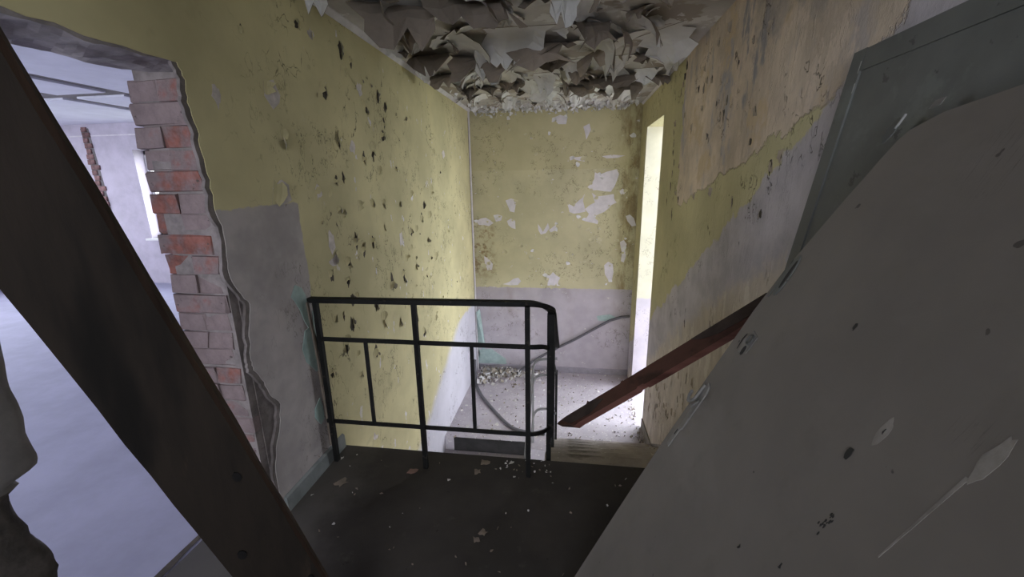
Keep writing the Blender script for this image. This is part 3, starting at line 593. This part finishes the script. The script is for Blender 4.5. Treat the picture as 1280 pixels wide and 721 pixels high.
# flakes on the left wall
wm = [flake_mesh('paint_flake', .05, .05, c, 80+i, [M['yfront'], M['yback']], 3, 2, taper=t, th=.001) for i, (c, t) in enumerate([(1.0, .6), (1.5, 1.), (.7, .4), (1.9, .8), (1.2, .3)])]
wme = [flake_mesh('paint_flake', .05, .05, c, 100+i, [M['eflake'], M['yback']], 3, 2, taper=t, th=.001) for i, (c, t) in enumerate([(.7, .6), (1.2, 1.), (.5, .4)])]
wmw = [flake_mesh('paint_flake', .05, .05, c, 90+i, [M['fl_white'], M['yback']], 3, 2, taper=.7, th=.001) for i, c in enumerate((.9, 1.4, 1.8))]
def blob(cy, cz, w, h, rng, n=9):
    return [(cy+w/2*math.cos(2*PI*k/n)*rng.uniform(.35, 1.2), cz+h/2*math.sin(2*PI*k/n)*rng.uniform(.5, 1.2)) for k in range(n)]
for y, z, w_, h_, kind in LEFT_SPOTS:
    w_ = min(w_, .13 if kind == 'p' else .085); mt = {'p': M['greyhole'], 'd': M['hole'], 'f': None}[kind]  # dark spots: old coat, with the shade under flakes put into the colour
    if mt: MB().prism([(WL, a, b) for a, b in blob(y, z, w_*(.95 if kind == 'p' else .55), h_*(1 if kind == 'p' else 1.15), R, 11)], (.0012, 0, 0)).build('bare_patch', mt, wl)
    for q in range(2 if kind != 'p' else R.randrange(2)):
        a = R.choice((0, PI))+R.uniform(-.5, .5); k = max(w_, h_)/.05*R.uniform(.55, .9)
        stick(R.choice(wm), 'paint_flake', (WL, y-math.cos(a)*w_*.45, z+R.uniform(-.3, .3)*h_), (0, math.cos(a), math.sin(a)), (1, 0, 0), (k*.7, k*R.uniform(.6, 1), k*.6), wl)
for k in range(80):
    y = R.uniform(1.95, 4.6); z = R.uniform(.15, 2.1)
    if noise.noise(Vector((y*1.6, z*1.6, 9))) < -.05: continue
    a = R.choice((0, PI))+R.uniform(-.6, .6); s = R.uniform(.4, 1.0)
    stick(R.choice(wm), 'paint_flake', (WL, y, z), (0, math.cos(a), math.sin(a)), (1, 0, 0), (s*.8, s*R.uniform(.7, 1.6), s*.6), wl)
# flakes on the end wall
for k in range(95):
    if k < 60:
        p = R.choice(END_PATCHES); c_ = R.choice(p); x, z = c_[0]+R.uniform(-.03, .03), c_[1]+R.uniform(-.03, .03)
    else: x, z = R.uniform(WL+.1, WR-.05), R.uniform(.15, 2.2)
    a = R.uniform(0, 2*PI); s = R.uniform(.6, 1.5)
    stick(R.choice(wme+wmw[:1]), 'paint_flake', (x, YE, z), (math.cos(a), 0, math.sin(a)), (0, -1, 0), (s, s*R.uniform(.6, 1.1), s*.8), we)
# nicks and loose edges on the scraped right wall
rmsh = [flake_mesh('plaster_flake', .05, .05, c, 110+i, [M['tanflake'], M['yback']], 3, 2, taper=.6, th=.002) for i, c in enumerate((.5, .9, 1.3))]
for y, z in RIGHT_NICKS:
    h_ = R.uniform(.03, .085); w_ = R.uniform(.018, .035)
    MB().prism([(WR, a, b) for a, b in blob(y, z, w_, h_, R, 7)], (-.0015, 0, 0)).build('gouge', M['hole'], wr)
    a = R.choice((0, PI))+R.uniform(-.5, .5); s = R.uniform(.5, 1.0)
    stick(R.choice(rmsh), 'plaster_flake', (WR, y-math.cos(a)*w_*.6, z), (0, math.cos(a), math.sin(a)), (-1, 0, 0), (s*.7, s*1.2, s*.6), wr)
for k in range(60):
    y = R.uniform(2.6, 3.9); z = .30-.62*(y-2.59)-R.uniform(0, .55)+.2
    s = R.uniform(.3, .8); stick(R.choice(rmsh), 'plaster_flake', (WR, y, z), (0, R.choice((-1, 1)), R.uniform(-.4, .4)), (-1, 0, 0), (s*.6, s*2.0, s*.5), wr)

# ------------------------------------------------------------------ the room through the broken opening
SX0, SX1, SY0, SY1, SZ = -8.6, WL-WT, -3.0, 5.6, 2.42
struct(MB().box((SX0-.2, SY0-.2, -.2), (SX1-.025, SY1+.3, -.004)).build('floor_side_room', M['sidefloor']))
MB().prism([(WL-WT-.055+R.uniform(-.008, .004), y_*.1, .0003) for y_ in range(6, 15)]+[(WL-WT-.028+R.uniform(-.012, .012), y_*.1, .0003) for y_ in range(14, 5, -1)], (0, 0, .0006)).build('threshold_crack', M['hole'], fl)
MB_ = MB()
def wall_holes(mb, axis, c0, c1, a0, a1, z0, z1, holes):
    """wall between a0..a1 along the other axis with rectangular holes (lo, hi, zlo, zhi)"""
    cur = a0
    def bx(p, q, zl, zh):
        if q-p < 1e-4 or zh-zl < 1e-4: return
        mb.box((p, c0, zl), (q, c1, zh)) if axis == 'y' else mb.box((c0, p, zl), (c1, q, zh))
    for lo, hi, zl, zh in sorted(holes):
        bx(cur, lo, z0, z1); bx(lo, hi, z0, zl); bx(lo, hi, zh, z1); cur = hi
    bx(cur, a1, z0, z1); return mb
far_hole = (-6.5, -5.2, .72, 2.04)
west = [(-2.2, -.4, .8, 2.1), (.6, 2.4, .8, 2.1), (3.2, 4.9, .8, 2.1)]
south = [(-7.2, -5.4, .8, 2.1), (-4.2, -2.4, .8, 2.1)]
struct(MB().box((WR+.24, 3.72, -7), (3.1, 4.02, 4.5)).build('wall_sky_blocker', M['side']))  # unseen wall added to keep sky light off the stair window jamb
wf = struct(wall_holes(MB(), 'y', SY1, SY1+.3, SX0-.2, SX1, -.2, SZ, [far_hole]).build('wall_side_far', M['side']))
struct(wall_holes(MB(), 'x', SX0-.3, SX0, SY0-.2, SY1, -.2, SZ, west).build('wall_side_west', M['side']))
struct(wall_holes(MB(), 'y', SY0-.3, SY0, SX0, SX1, -.2, SZ, south).build('wall_side_south', M['side']))
struct(MB().box((SX1-.02, SY0-.3, -.2), (SX1+.001, YB-.2, SZ)).build('wall_side_east', M['side']))
cs = struct(MB().box((SX0-.3, SY0-.3, SZ+.02), (SX1, SY1+.3, SZ+.2)).build('ceiling_side_room', M['joint']))
g = .09
for a, b in [((-4.6+g, SY0), (SX1, SY1)), ((-5.37+g, SY0), (-4.6-g, 4.0-g)), ((-5.37+g, 4.0+g), (-4.6-g, SY1)), ((SX0, SY0), (-5.37-g, 4.0-g)), ((SX0, 4.0+g), (-5.37-g, SY1))]:
    MB().box((a[0], a[1], SZ), (b[0], b[1], SZ+.021)).build('panel', M['sideceil'], cs)
# chased strip of bare bricks on the far wall
chs = []
for h_ in heads[:3]:
    h2 = h_.copy(); h2.materials[0] = M['chase']; chs.append(h2)
for k in range(24):
    zz = .55+k*.078
    o = link('brick', R.choice(chs)); o.parent = wf; o.location = (-7.19+(zz-1.2)*-.05+R.uniform(-.03, .03), SY1+.035, zz); o.scale = (R.uniform(.7, 1.3), 1, .95)
MB().prism([(-7.31, SY1, 2.36), (-7.17, SY1, 2.36), (-7.09, SY1, .5), (-7.23, SY1, .5)], (0, -.003, 0)).build('mortar_strip', M['joint'], wf)
MB().box((SX0, SY1-.004, 2.245), (SX1, SY1, 2.262)).build('crack_line', M['white'], wf)
w1 = struct(MB().box((far_hole[0], SY1+.16, far_hole[2]), (far_hole[0]+.06, SY1+.22, far_hole[3])).box((far_hole[1]-.06, SY1+.16, far_hole[2]), (far_hole[1], SY1+.22, far_hole[3]))
            .box((far_hole[0], SY1+.16, far_hole[3]-.06), (far_hole[1], SY1+.22, far_hole[3])).box((far_hole[0], SY1+.16, far_hole[2]), (far_hole[1], SY1+.22, far_hole[2]+.06))
            .box((-5.88, SY1+.165, far_hole[2]), (-5.82, SY1+.215, far_hole[3])).build('window_1', M['frame']))
MB().box((far_hole[0]-.06, SY1-.06, far_hole[2]-.03), (far_hole[1]+.06, SY1+.16, far_hole[2])).build('window_sill', M['frame'], w1)
struct(MB().box((-40, -40, -7.2), (40, 60, -7)).build('ground', M['ground']))
portal(((WL+WR)/2, YB-.22, 1.475), WR-WL-.3, 1.05, (PI/2, 0, 0))  # at the opening added in the back wall
portal((WR+.26, (WY0+WY1)/2, (ZF+WZ)/2), WZ-ZF, WY1-WY0, (0, PI/2, 0))
portal(((far_hole[0]+far_hole[1])/2, SY1+.28, 1.38), 1.3, 1.32, (-PI/2, 0, 0))
for lo, hi, zl, zh in west: portal((SX0-.28, (lo+hi)/2, (zl+zh)/2), zh-zl, hi-lo, (0, -PI/2, 0))
for lo, hi, zl, zh in south: portal(((lo+hi)/2, SY0-.28, (zl+zh)/2), hi-lo, zh-zl, (PI/2, 0, 0))
# ------------------------------------------------------------------ stair railing
YR = 1.805
ra = empty('stair_railing', (-.70, YR, 0))
tag(ra, 'black welded steel railing with flat bars guarding the open stairwell edge of the dark landing', 'railing')
B = M['bars']
def bar(name, pts, w_, h_, par, mat=B, upv=(0, 0, 1), n=4): return MB().sweep(pts, w_, h_, upv, n=n).build(name, mat, par)
XR, XE, YEP = -.188, -.085, 1.975
ZT, ZM, ZB = .925, .715, .245
for x, top in ((-1.248, .915), (-.737, .915), (XR, .915)):
    p = bar('post', [(x, YR, 0), (x, YR, top)], .023, .023, ra, upv=(0, 1, 0))
# end post: two flat bars side by side
bar('post', [(XE, YEP, .13), (XE, YEP, .83)], .038, .034, ra, upv=(0, 1, 0))
bar('post', [(XE-.008, YEP+.002, -.16), (XE-.008, YEP+.002, .14)], .026, .03, ra, upv=(0, 1, 0))
dirv = Vector((0, RUN, -RISE))
hp = fillet([(-1.281, YR, ZT), (-.27, YR, ZT+.008), (XE-.05, YR+.05, ZT-.005), (XE, YEP-.04, ZT-.055), Vector((XE+.004, YEP+.06, ZT-.115)), Vector((XE+.004, YEP, ZT-.085))+dirv*3.7], .10, 6)
MB().sweep(hp, .040, .015).build('handrail', B, ra)
MB().sweep([Vector(q)-Vector((0, 0, .012)) for q in hp[:-1]], .024, .012).build('handrail_bar', B, ra)
bar('middle_rail', fillet([(-1.262, YR, ZM), (XR+.03, YR, ZM), (XE-.03, YR+.05, ZM-.015), (XE-.01, YEP, ZM-.075)], .06), .010, .021, ra)
bar('bottom_rail', fillet([(-1.275, YR, ZB), (XR+.02, YR, ZB), (XE-.03, YR+.06, ZB-.02), (XE, YEP, ZB-.06)], .06), .010, .020, ra)
for x in (-1.005, -.46): bar('baluster', [(x, YR, ZB), (x, YR, ZM)], .017, .012, ra, upv=(0, 1, 0))
# the part that runs down the upper flight
for zz in (ZM-.03, ZB+.02): bar('sloping_rail', [Vector((XE-.014, YEP, zz)), Vector((XE-.014, YEP, zz))+dirv*5.9], .010, .024, ra)
for k in (2.9, 5.9):
    q = Vector((XE-.014, YEP, 0))+dirv*k; t_ = ZT-.07 if k < 4 else ZM
    bar('post', [(q.x, q.y, q.z-.14), (q.x, q.y, q.z+t_)], .022, .03, ra, upv=(0, 1, 0))

rb = empty('stair_railing', (-.33, 3.55, ZF))
tag(rb, 'thin grey steel railing of the lower flight seen below behind the black railing', 'railing')
LR = M['lightrail']; d2 = Vector((0, -RUN, -RISE)); s0 = Vector((-.335, 3.72, ZF))
for hgt, st in ((.89, 0), (.72, .06), (.34, .10)):
    pts = fillet([(XE-.014, 3.78, ZF+hgt+.03), (-.335+.02, 3.78, ZF+hgt+.01), s0+Vector((0, -.06, hgt-.06)), s0+Vector((0, 0, hgt))+d2*4.2], .07)
    bar('rail', pts, .012, .024, rb, LR)
for k in (0, 2.1, 4.2):
    q = s0+d2*k; bar('post', [(q.x, q.y, q.z-.03), (q.x, q.y, q.z+.86)], .018, .018, rb, LR, upv=(0, 1, 0))

# ------------------------------------------------------------------ broken-off handrail strips
o = MB().sweep([(WR-.02, YE-.07, -.255), (.70, YE-.06, -.27), (.55, YE-.05, -.33), (.35, YE-.04, -.46), (.10, YE-.035, -.62), (-.20, YE-.03, -.79), (-.48, YE-.06, -.96), (-.62, YE-.11, -1.06), (-.70, YE-.16, ZF+.012)], .036, .022, (0, 1, 0), n=6).build('handrail_strip', M['strip'], None, True)
tag(o, 'long bent grey handrail strip leaning against the far end wall', 'strip')
o = MB().sweep(fillet([(-1.245, 5.02, ZF+.30), (-1.243, 5.0, ZF+.02), (-1.20, 4.86, ZF+.014), (-1.08, 4.60, ZF+.014), (-.90, 4.33, ZF+.014), (-.72, 4.08, ZF+.014), (-.58, 3.92, ZF+.014), (-.42, 3.87, ZF+.014), (-.22, 3.86, ZF+.014)], .08, 3), .045, .024, (0, 0, 1), n=6).build('handrail_strip', M['strip'], None, True)
tag(o, 'curved grey handrail strip lying on the pale lower landing beside the left wall', 'strip')
o = MB().prism([(WL+.02, YE-.10, -.25), (WL+.055, YE-.03, -.22), (WL+.085, YE-.02, -.50), (WL+.115, YE-.025, -.76), (WL+.10, YE-.03, -.78), (WL+.06, YE-.05, -.52)], (.0, -.006, 0)).build('loose_strip', M['teal'], we)

# ------------------------------------------------------------------ red-brown board across the stairs
P1, P2 = Vector(PLANK[0]), Vector(PLANK[1]); ax = (P2-P1).normalized(); P2 = P1+ax*((WR-.045-P1.x)/ax.x); Lb = (P2-P1).length
view = ((P1+P2)/2-Vector((0, 0, CAM_H))).normalized()
wdir = ax.cross(view).normalized();  wdir = wdir if wdir.z > 0 else -wdir
nrm = wdir.cross(ax).normalized(); nrm = nrm if nrm.dot(view) < 0 else -nrm
rot = Matrix.Rotation(math.radians(40), 3, ax); n2, w2 = rot @ nrm, rot @ wdir
if n2.z < nrm.z: rot = Matrix.Rotation(math.radians(-40), 3, ax); n2, w2 = rot @ nrm, rot @ wdir
bd = empty('wooden_board', P1); tag(bd, 'red-brown painted wooden board slanting across the stairs from railing post to right wall', 'board')
hw = .040; th_ = .040
def brd(s, t, d=0): return P1+ax*s+w2*t+n2*d
top = [(.06, -hw+.012), (.085, -hw-.002), (.12, -hw+.002), (Lb*.42, -hw), (Lb*.43, -hw+.008), (Lb*.455, -hw+.006), (Lb*.46, -hw-.001), (Lb, -hw), (Lb, hw), (Lb*.37, hw), (Lb*.365, hw+.006), (Lb*.35, hw-.004), (Lb*.17, hw-.001), (Lb*.165, hw+.012), (Lb*.155, hw-.003), (.03, hw-.002), (-.03, hw-.008), (-.04, hw-.016)]
bm_ = MB().prism([brd(s, t) for s, t in top], -n2*th_); bm_.mi = [0, 0]+[1 if k < 7 else 0 for k in range(len(top))]; bm_.build('board', [M['red'], M['rededge_lit']], bd)  # lower edge faces take the lightened, lit-looking red
MB().prism([brd(s, t, .004) for s, t in [(Lb*.80, -hw+.028), (Lb-.002, -hw+.022), (Lb-.002, hw-.002), (Lb*.70, hw-.002), (Lb*.735, .01)]], -n2*.003).build('bare_end', M['redend'], bd)
MB().prism([brd(s, t, .003) for s, t in [(0.06, -hw+.02), (.20, -hw+.012), (.30, hw*.2), (.24, hw-.004), (.0, hw-.012)]], -n2*.0025).build('worn_end', M['redend'], bd)

# ------------------------------------------------------------------ leaning timber prop at the left
A_, B_ = Vector(TIMBER[0]), Vector(TIMBER[1]); ax = (B_-A_).normalized()
lo = A_+ax*((0.02-A_.z)/ax.z); hi = A_+ax*((ZC-A_.z)/ax.z)
view = ((A_+B_)/2-Vector((0, 0, CAM_H))).normalized(); wd = ax.cross(view).normalized()
if wd.x < 0: wd = -wd
rot = Matrix.Rotation(math.radians(13), 3, ax)
nn = wd.cross(ax).normalized(); nn = nn if nn.dot(view) < 0 else -nn
w3, n3 = rot @ wd, rot @ nn
if n3.dot(Vector((1, 0, 0))) > nn.dot(Vector((1, 0, 0))): rot = Matrix.Rotation(math.radians(-13), 3, ax); w3, n3 = rot @ wd, rot @ nn
tb = empty('timber_prop', (lo.x, lo.y, 0)); tag(tb, 'dark weathered timber plank propped diagonally before the broken doorway at left', 'timber')
tw, tt = .160, .055
vs, fs, mi = [], [], []; K = 26
sec = [(-tw/2, 0), (tw/2-.008, 0), (tw/2, -.008), (tw/2, -tt), (-tw/2, -tt)]
for i in range(K+1):
    c_ = lo.lerp(hi, i/K)
    for s, d in sec:
        j = noise.noise(Vector((i*.7, s*9, d*20)))*.0035
        p = c_+w3*(s+j)+n3*(d+j*.6+tt/2)
        if i == 0: p.z = .0
        if i == K: p.z = ZC-.001
        vs.append(p)
for i in range(K):
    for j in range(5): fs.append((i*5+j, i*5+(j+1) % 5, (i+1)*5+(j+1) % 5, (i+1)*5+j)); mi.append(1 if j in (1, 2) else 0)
fs += [(0, 1, 2, 3, 4), tuple(K*5+j for j in (4, 3, 2, 1, 0))]
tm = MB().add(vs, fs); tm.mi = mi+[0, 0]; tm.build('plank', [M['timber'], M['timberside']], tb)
for s_, t_, r_ in ((.62, .035, .012), (.28, .05, .010), (.45, -.04, .013)):
    c_ = lo.lerp(hi, s_*.55)+w3*t_+n3*(tt/2+.0005)
    MB().prism([c_+w3*r_*.7*math.cos(a*PI/4)+ax*r_*1.3*math.sin(a*PI/4) for a in range(8)], n3*.002).build('knot', M['black'], tb)

# ------------------------------------------------------------------ leaning concrete slab
S0, S1, S2 = (Vector(p) for p in SLAB)
sn = (S1-S0).cross(S2-S0).normalized(); sn = sn if sn.x > 0 else -sn           # points away from the camera
tdir = (S1-S0).normalized()
def on_plane(y, z): return Vector((S0.x-(sn.y*(y-S0.y)+sn.z*(z-S0.z))/sn.x, y, z))
outl = [Vector(p) for p in SLAB_OUTLINE]
farY = -1.05; tn = on_plane(farY, S1.z+(S1.y-farY)*.214)
foot = on_plane(1.134, 0); foot2 = on_plane(farY, 0)
sb = empty('concrete_slab', foot); tag(sb, 'large smooth grey concrete slab leaning to the right with steel lugs along its edge', 'slab')
ring = []
for a, b in zip(outl, outl[1:]):
    for t in (0, .34, .67):
        p = a.lerp(b, t); e = noise.noise(p*30)*.0025; ring.append(p+Vector((0, e, 0)))
ring = [on_plane(p.y, p.z) for p in ring+[outl[-1]]]
MB().prism([foot]+ring+[tn, foot2], sn*.042).build('slab', M['slab'], sb)
ed = (outl[5]-outl[0]).normalized(); pn = -sn; cr = pn.cross(ed).normalized()
if cr.x > 0: cr = -cr                                                          # towards the free edge
mk = [Vector(p) for p in SLAB_MARKS]
def on(k, s, t, d=0): return mk[k]+ed*s+cr*t+pn*d
def ell(k, a, b, s0=0, t0=0, d=.001, n=14, lo=0, hi=2*PI): return [on(k, s0+a*math.cos(lo+(hi-lo)*i/n), t0+b*math.sin(lo+(hi-lo)*i/n), d) for i in range(n)]
p = MB().prism(ell(0, .058, .019, 0, -.002), pn*.002).build('embedded_plate', M['leaf'], sb)
MB().prism(ell(0, .040, .007, .004, .004, .003), pn*.001).build('slot', M['rustdark'], p)
MB().prism(ell(0, .056, .005, -.012, -.024), pn*.002).build('rim', M['steel'], p)
p = MB().prism([on(1, s, t, .0005) for s, t in ((-.035, -.02), (-.02, .022), (.03, .026), (.036, -.012), (.0, -.03))], pn*.0015).build('embedded_plate', M['rod'], sb)
MB().sweep([q for q in ell(1, .014, .013, .012, .002, .004, 12)]+[on(1, .026, .002, .004)], .004, .004, pn).build('ring', M['steel'], p)
MB().prism(ell(1, .014, .008, -.020, .002, .002), pn*.001).build('recess', M['rustdark'], p)
MB().prism([on(1, s, t, .0005) for s, t in ((-.03, -.036), (.0, -.042), (.018, -.034), (.0, -.038))], pn*.0015).build('rim', M['rustdark'], p)
p = MB().prism([on(2, s, t, .0005) for s, t in ((-.10, -.006), (-.10, .016), (.03, .018), (.05, .008), (.055, -.008), (.03, -.014))], pn*.004).build('embedded_plate', M['rod'], sb)
MB().sweep(fillet([on(2, .045, -.008, .008), on(2, -.012, -.012, .010), on(2, -.02, .0, .026), on(2, .012, .03, .045), on(2, .028, .045, .05)], .012), .009, .009, pn, n=6).build('steel_hook', M['rod'], p)
MB().sweep([on(2, -.035, -.012, .006), on(2, .0, .016, .008)], .008, .006, pn, n=6).build('steel_pin', M['rod'], p)
p = MB().prism([on(3, s, t, .0005) for s, t in ((-.045, -.004), (-.045, .016), (.03, .016), (.03, -.004))], pn*.003).build('embedded_plate', M['rod'], sb)
MB().prism([on(3, s, t, .0036) for s, t in ((-.006, .002), (-.006, .008), (.014, .010), (.014, .004))], pn*.0006).build('slot', M['rustdark'], p)
p = MB().prism(ell(4, .030, .017, -.020, -.008), pn*.0015).build('recess', M['leaf'], sb)
MB().prism([on(4, s, t, .001) for s, t in ((-.018, .008), (.014, .010), (.014, .006), (-.018, .004))], pn*.004).build('steel_strip', M['lightsteel'], sb)
MB().prism([on(5, s, t, .0005) for s, t in ((-.006, -.016), (.010, -.012), (.012, .014), (-.004, .012))], pn*.001).build('worn_patch', M['rod'], sb)
for k, a, b in ((6, .010, .006), (7, .008, .0035), (8, .005, .0018), (9, .004, .0015), (11, .005, .0025), (12, .005, .0025), (13, .004, .002)):
    q = ell(k, a, b, 0, 0, .0003, 9); MB().prism([v+ed*R.uniform(-.002, .002)+cr*R.uniform(-.0015, .0015) for v in q], pn*.0006).build('tar_spot', M['rustdark'], sb)

for k, a_, b_ in ((10, .030, .009), (13, .022, .008)):
    MB().prism([on(k, a_*math.cos(q*PI/8)*R.uniform(.8, 1.2)-.03*(k == 10)*0, b_*math.sin(q*PI/8)*R.uniform(.8, 1.2), .0002) for q in range(16)], pn*.0003).build('plaster_smear', M['smear'], sb)
MB().prism([on(10, -.03, -.002, .0002), on(10, -.17, -.012, .0002), on(10, -.17, -.014, .0002), on(10, -.03, -.007, .0002)], pn*.0003).build('scratch', M['smear'], sb)
for k in (8, 9):
    for _ in range(5):
        s_, t_ = R.uniform(-.016, .016), R.uniform(-.007, .007); q = ell(k, R.uniform(.0015, .004), R.uniform(.0008, .002), s_, t_, .0003, 7); MB().prism(q, pn*.0005).build('tar_spot', M['rustdark'], sb)
# ------------------------------------------------------------------ metal door leaf behind the slab
T1, T2, T3 = (Vector(p) for p in LEAF)
dn = (T3-T1).normalized(); bt = T1+dn*((0-T1.z)/dn.z); ln = (T2-T1).normalized()
Wl = .92
lf = empty('door_leaf', (bt.x, bt.y, 0)); tag(lf, 'dark grey-green metal door leaf leaning against the right wall behind the slab', 'door leaf')
nb = dn.cross(ln).normalized(); nb = nb if nb.x > 0 else -nb
MB().prism([T1, T1+ln*Wl, bt+ln*Wl, bt], nb*.034).build('panel', M['leaf'], lf)
MB().prism([T1-dn*.002, T1+ln*.052-dn*.002, bt+ln*.052, bt], -nb*.005).build('stile', M['leaf'], lf)
MB().prism([T1+ln*.054, T1+ln*Wl, T1+ln*Wl+dn*.055, T1+ln*.054+dn*.055], -nb*.005).build('rail', M['leaf'], lf)
for a, b, c_, mt in ((.045, .03, .06, 'lightsteel'), (.048, .085, .11, 'lightsteel')):
    MB().prism([T1+ln*a+dn*b-nb*.0051, T1+ln*(a+.004)+dn*b-nb*.0051, T1+ln*(a+.003)+dn*c_-nb*.0051, T1+ln*(a+.001)+dn*c_-nb*.0051], -nb*.0006).build('scratch', M[mt], lf)

# ------------------------------------------------------------------ fallen paint
fm = [flake_mesh('paint_flake', .05, .05, c, 140+i, [M['chip'], M['chip']], 3, 2, taper=.8, th=.0015) for i, c in enumerate((.3, .6, .9, 1.3))]
ft = [flake_mesh('paint_flake', .05, .05, c, 150+i, [M['tanchip'], M['tanchip']], 3, 2, taper=.5, th=.0015) for i, c in enumerate((.2, .35, .5))]
fr = [flake_mesh('paint_flake', .05, .05, .3, 160, [M['redchip'], M['redchip']], 3, 2, taper=.4, th=.0015)]
labels = ['largest grey-tan paint flake on the dark landing floor near the left skirting', 'reddish paint flake on the dark landing floor before the middle railing post', 'tan paint flake nearest the landing edge left of the right railing post',
          'tan paint flake just in front of another flake left of the right railing post', 'larger tan paint flake in the middle of the dark landing floor, farther of two', 'smaller tan paint flake in the middle of the dark landing floor, nearer of two',
          'tiny paint chip on the dark floor right of the middle railing post', 'tiny paint chip on the landing edge beside the left railing post', 'tiny pale paint chip on the dark floor beside the leaning timber',
          'small paint flake right beside the foot of the right railing post', 'tiny chip on the dark floor by the left skirting', 'small paint flake on the floor in front of the right railing post']
for i, ((x, y), s) in enumerate(FLOOR_FLAKES):
    o = stick(fr[0] if i == 1 else R.choice(ft) if s > .03 else R.choice(fm), 'paint_flake', (x-s*.4, y, .0005), (1, R.uniform(-.7, .7), 0), (0, 0, 1), (s/.05, s/.05*R.uniform(.7, 1), s/.05*.6), None)
    tag(o, labels[i], 'paint flake', 'paint flakes on the upper landing')
n_ = 0
for k in range(70):
    if k < 34: x, y = WL+.12+abs(R.gauss(0, .33)), YE-.06-abs(R.gauss(0, .16))
    else: x, y = R.uniform(WL+.1, WR-.15), R.uniform(3.75, YE-.1)
    if not (WL+.06 < x < WR-.1 and 3.7 < y < YE-.05): continue
    s = R.uniform(.5, 1.1); a = R.uniform(0, 6.28)
    o = stick(R.choice(fm), 'paint_flake', (x, y, ZF+.0005), (math.cos(a), math.sin(a), 0), (0, 0, 1), (s, s*R.uniform(.5, 1), s*.8), None)
    tag(o, 'pale curled paint flake lying on the lower landing at the foot of the end wall' if k < 34 else 'small pale paint flake scattered on the open lower landing floor', 'paint flake', 'fallen flakes heaped by the end wall' if k < 34 else 'fallen flakes scattered on the lower landing')
for k in range(14):
    st_ = R.choice((1, 1, 1, 2)); x = R.uniform(WL+.1, WL+.85); y = 3.6-RUN*st_+R.uniform(.06, .22)
    s = R.uniform(.5, 1.0); a = R.uniform(0, 6.28)
    o = stick(R.choice(fm), 'paint_flake', (x, y, ZF-RISE*st_+.001), (math.cos(a), math.sin(a), 0), (0, 0, 1), (s, s*R.uniform(.5, 1), s*.6), None)
    tag(o, 'pale paint flake lying on a top step of the left flight going down', 'paint flake', 'fallen flakes on the left flight')
for k in range(10):
    st_ = R.choice((1, 1, 2, 3)); x = R.uniform(.45, .80); y = Y0+RUN*(st_-1)+R.uniform(.1, .25)
    s = R.uniform(.4, .8); a = R.uniform(0, 6.28)
    o = stick(R.choice(fm), 'paint_flake', (x, y, -RISE*st_+.001), (math.cos(a), math.sin(a), 0), (0, 0, 1), (s, s*R.uniform(.5, 1), s*.6), None)
    tag(o, 'pale paint flake lying on the right flight beside the scraped wall', 'paint flake', 'fallen flakes on the right flight')
o = crumbs('paint_debris', [(WL+.06+abs(R.gauss(0, .40)), YE-.03-abs(R.gauss(0, .17)), ZF+.004+abs(R.gauss(0, .03))) for _ in range(700)] + [(R.uniform(WL+.05, WR), R.uniform(3.7, YE-.05), ZF+.003) for _ in range(420)], .015, [M['chip'], M['chip'], M['fl_white'], M['yback'], M['tanchip']], None, R)
tag(o, 'crumbled pale paint debris strewn over the lower landing', 'debris')
o = crumbs('paint_debris', [(WL+.10+abs(R.gauss(0, .42)), YE-.08-abs(R.gauss(0, .15)), ZF+.012+abs(R.gauss(0, .03))) for _ in range(150)] + [(WL+.17+R.uniform(-.06, .06), 4.98+R.uniform(-.1, .1), ZF+.02+R.uniform(0, .05)) for _ in range(30)], .034, [M['chip'], M['fl_white'], M['yback']], None, R)
tag(o, 'heap of larger pale paint scraps in the corner of the lower landing by the end wall', 'debris')
o = crumbs('paint_debris', [(-.22+R.uniform(-.16, .16), Y0-.10+R.gauss(0, .03), .003) for _ in range(26)] + [(R.uniform(-1.2, .4), R.uniform(1.1, 1.9), .002) for _ in range(40)], .007, [M['chip'], M['tanchip'], M['tanchip']], None, R)
tag(o, 'tiny crumbs of plaster on the dark upper landing', 'debris')
o = crumbs('plaster_debris', [(WR-.03-abs(R.gauss(0, .05)), 1, 0) and (WR-.03-abs(R.gauss(0, .05)), Y0+RUN*(k_+R.uniform(.1, .9)), -RISE*(k_+1)+.006) for k_ in [R.randrange(0, 6) for _ in range(160)]] + [(WR-.03-abs(R.gauss(0, .04)), R.uniform(3.7, 4.9), ZF+.006) for _ in range(70)], .014, [M['chip'], M['tanchip'], M['yback']], None, R)
tag(o, 'plaster crumbs gathered on the right flight along the scraped wall', 'debris')
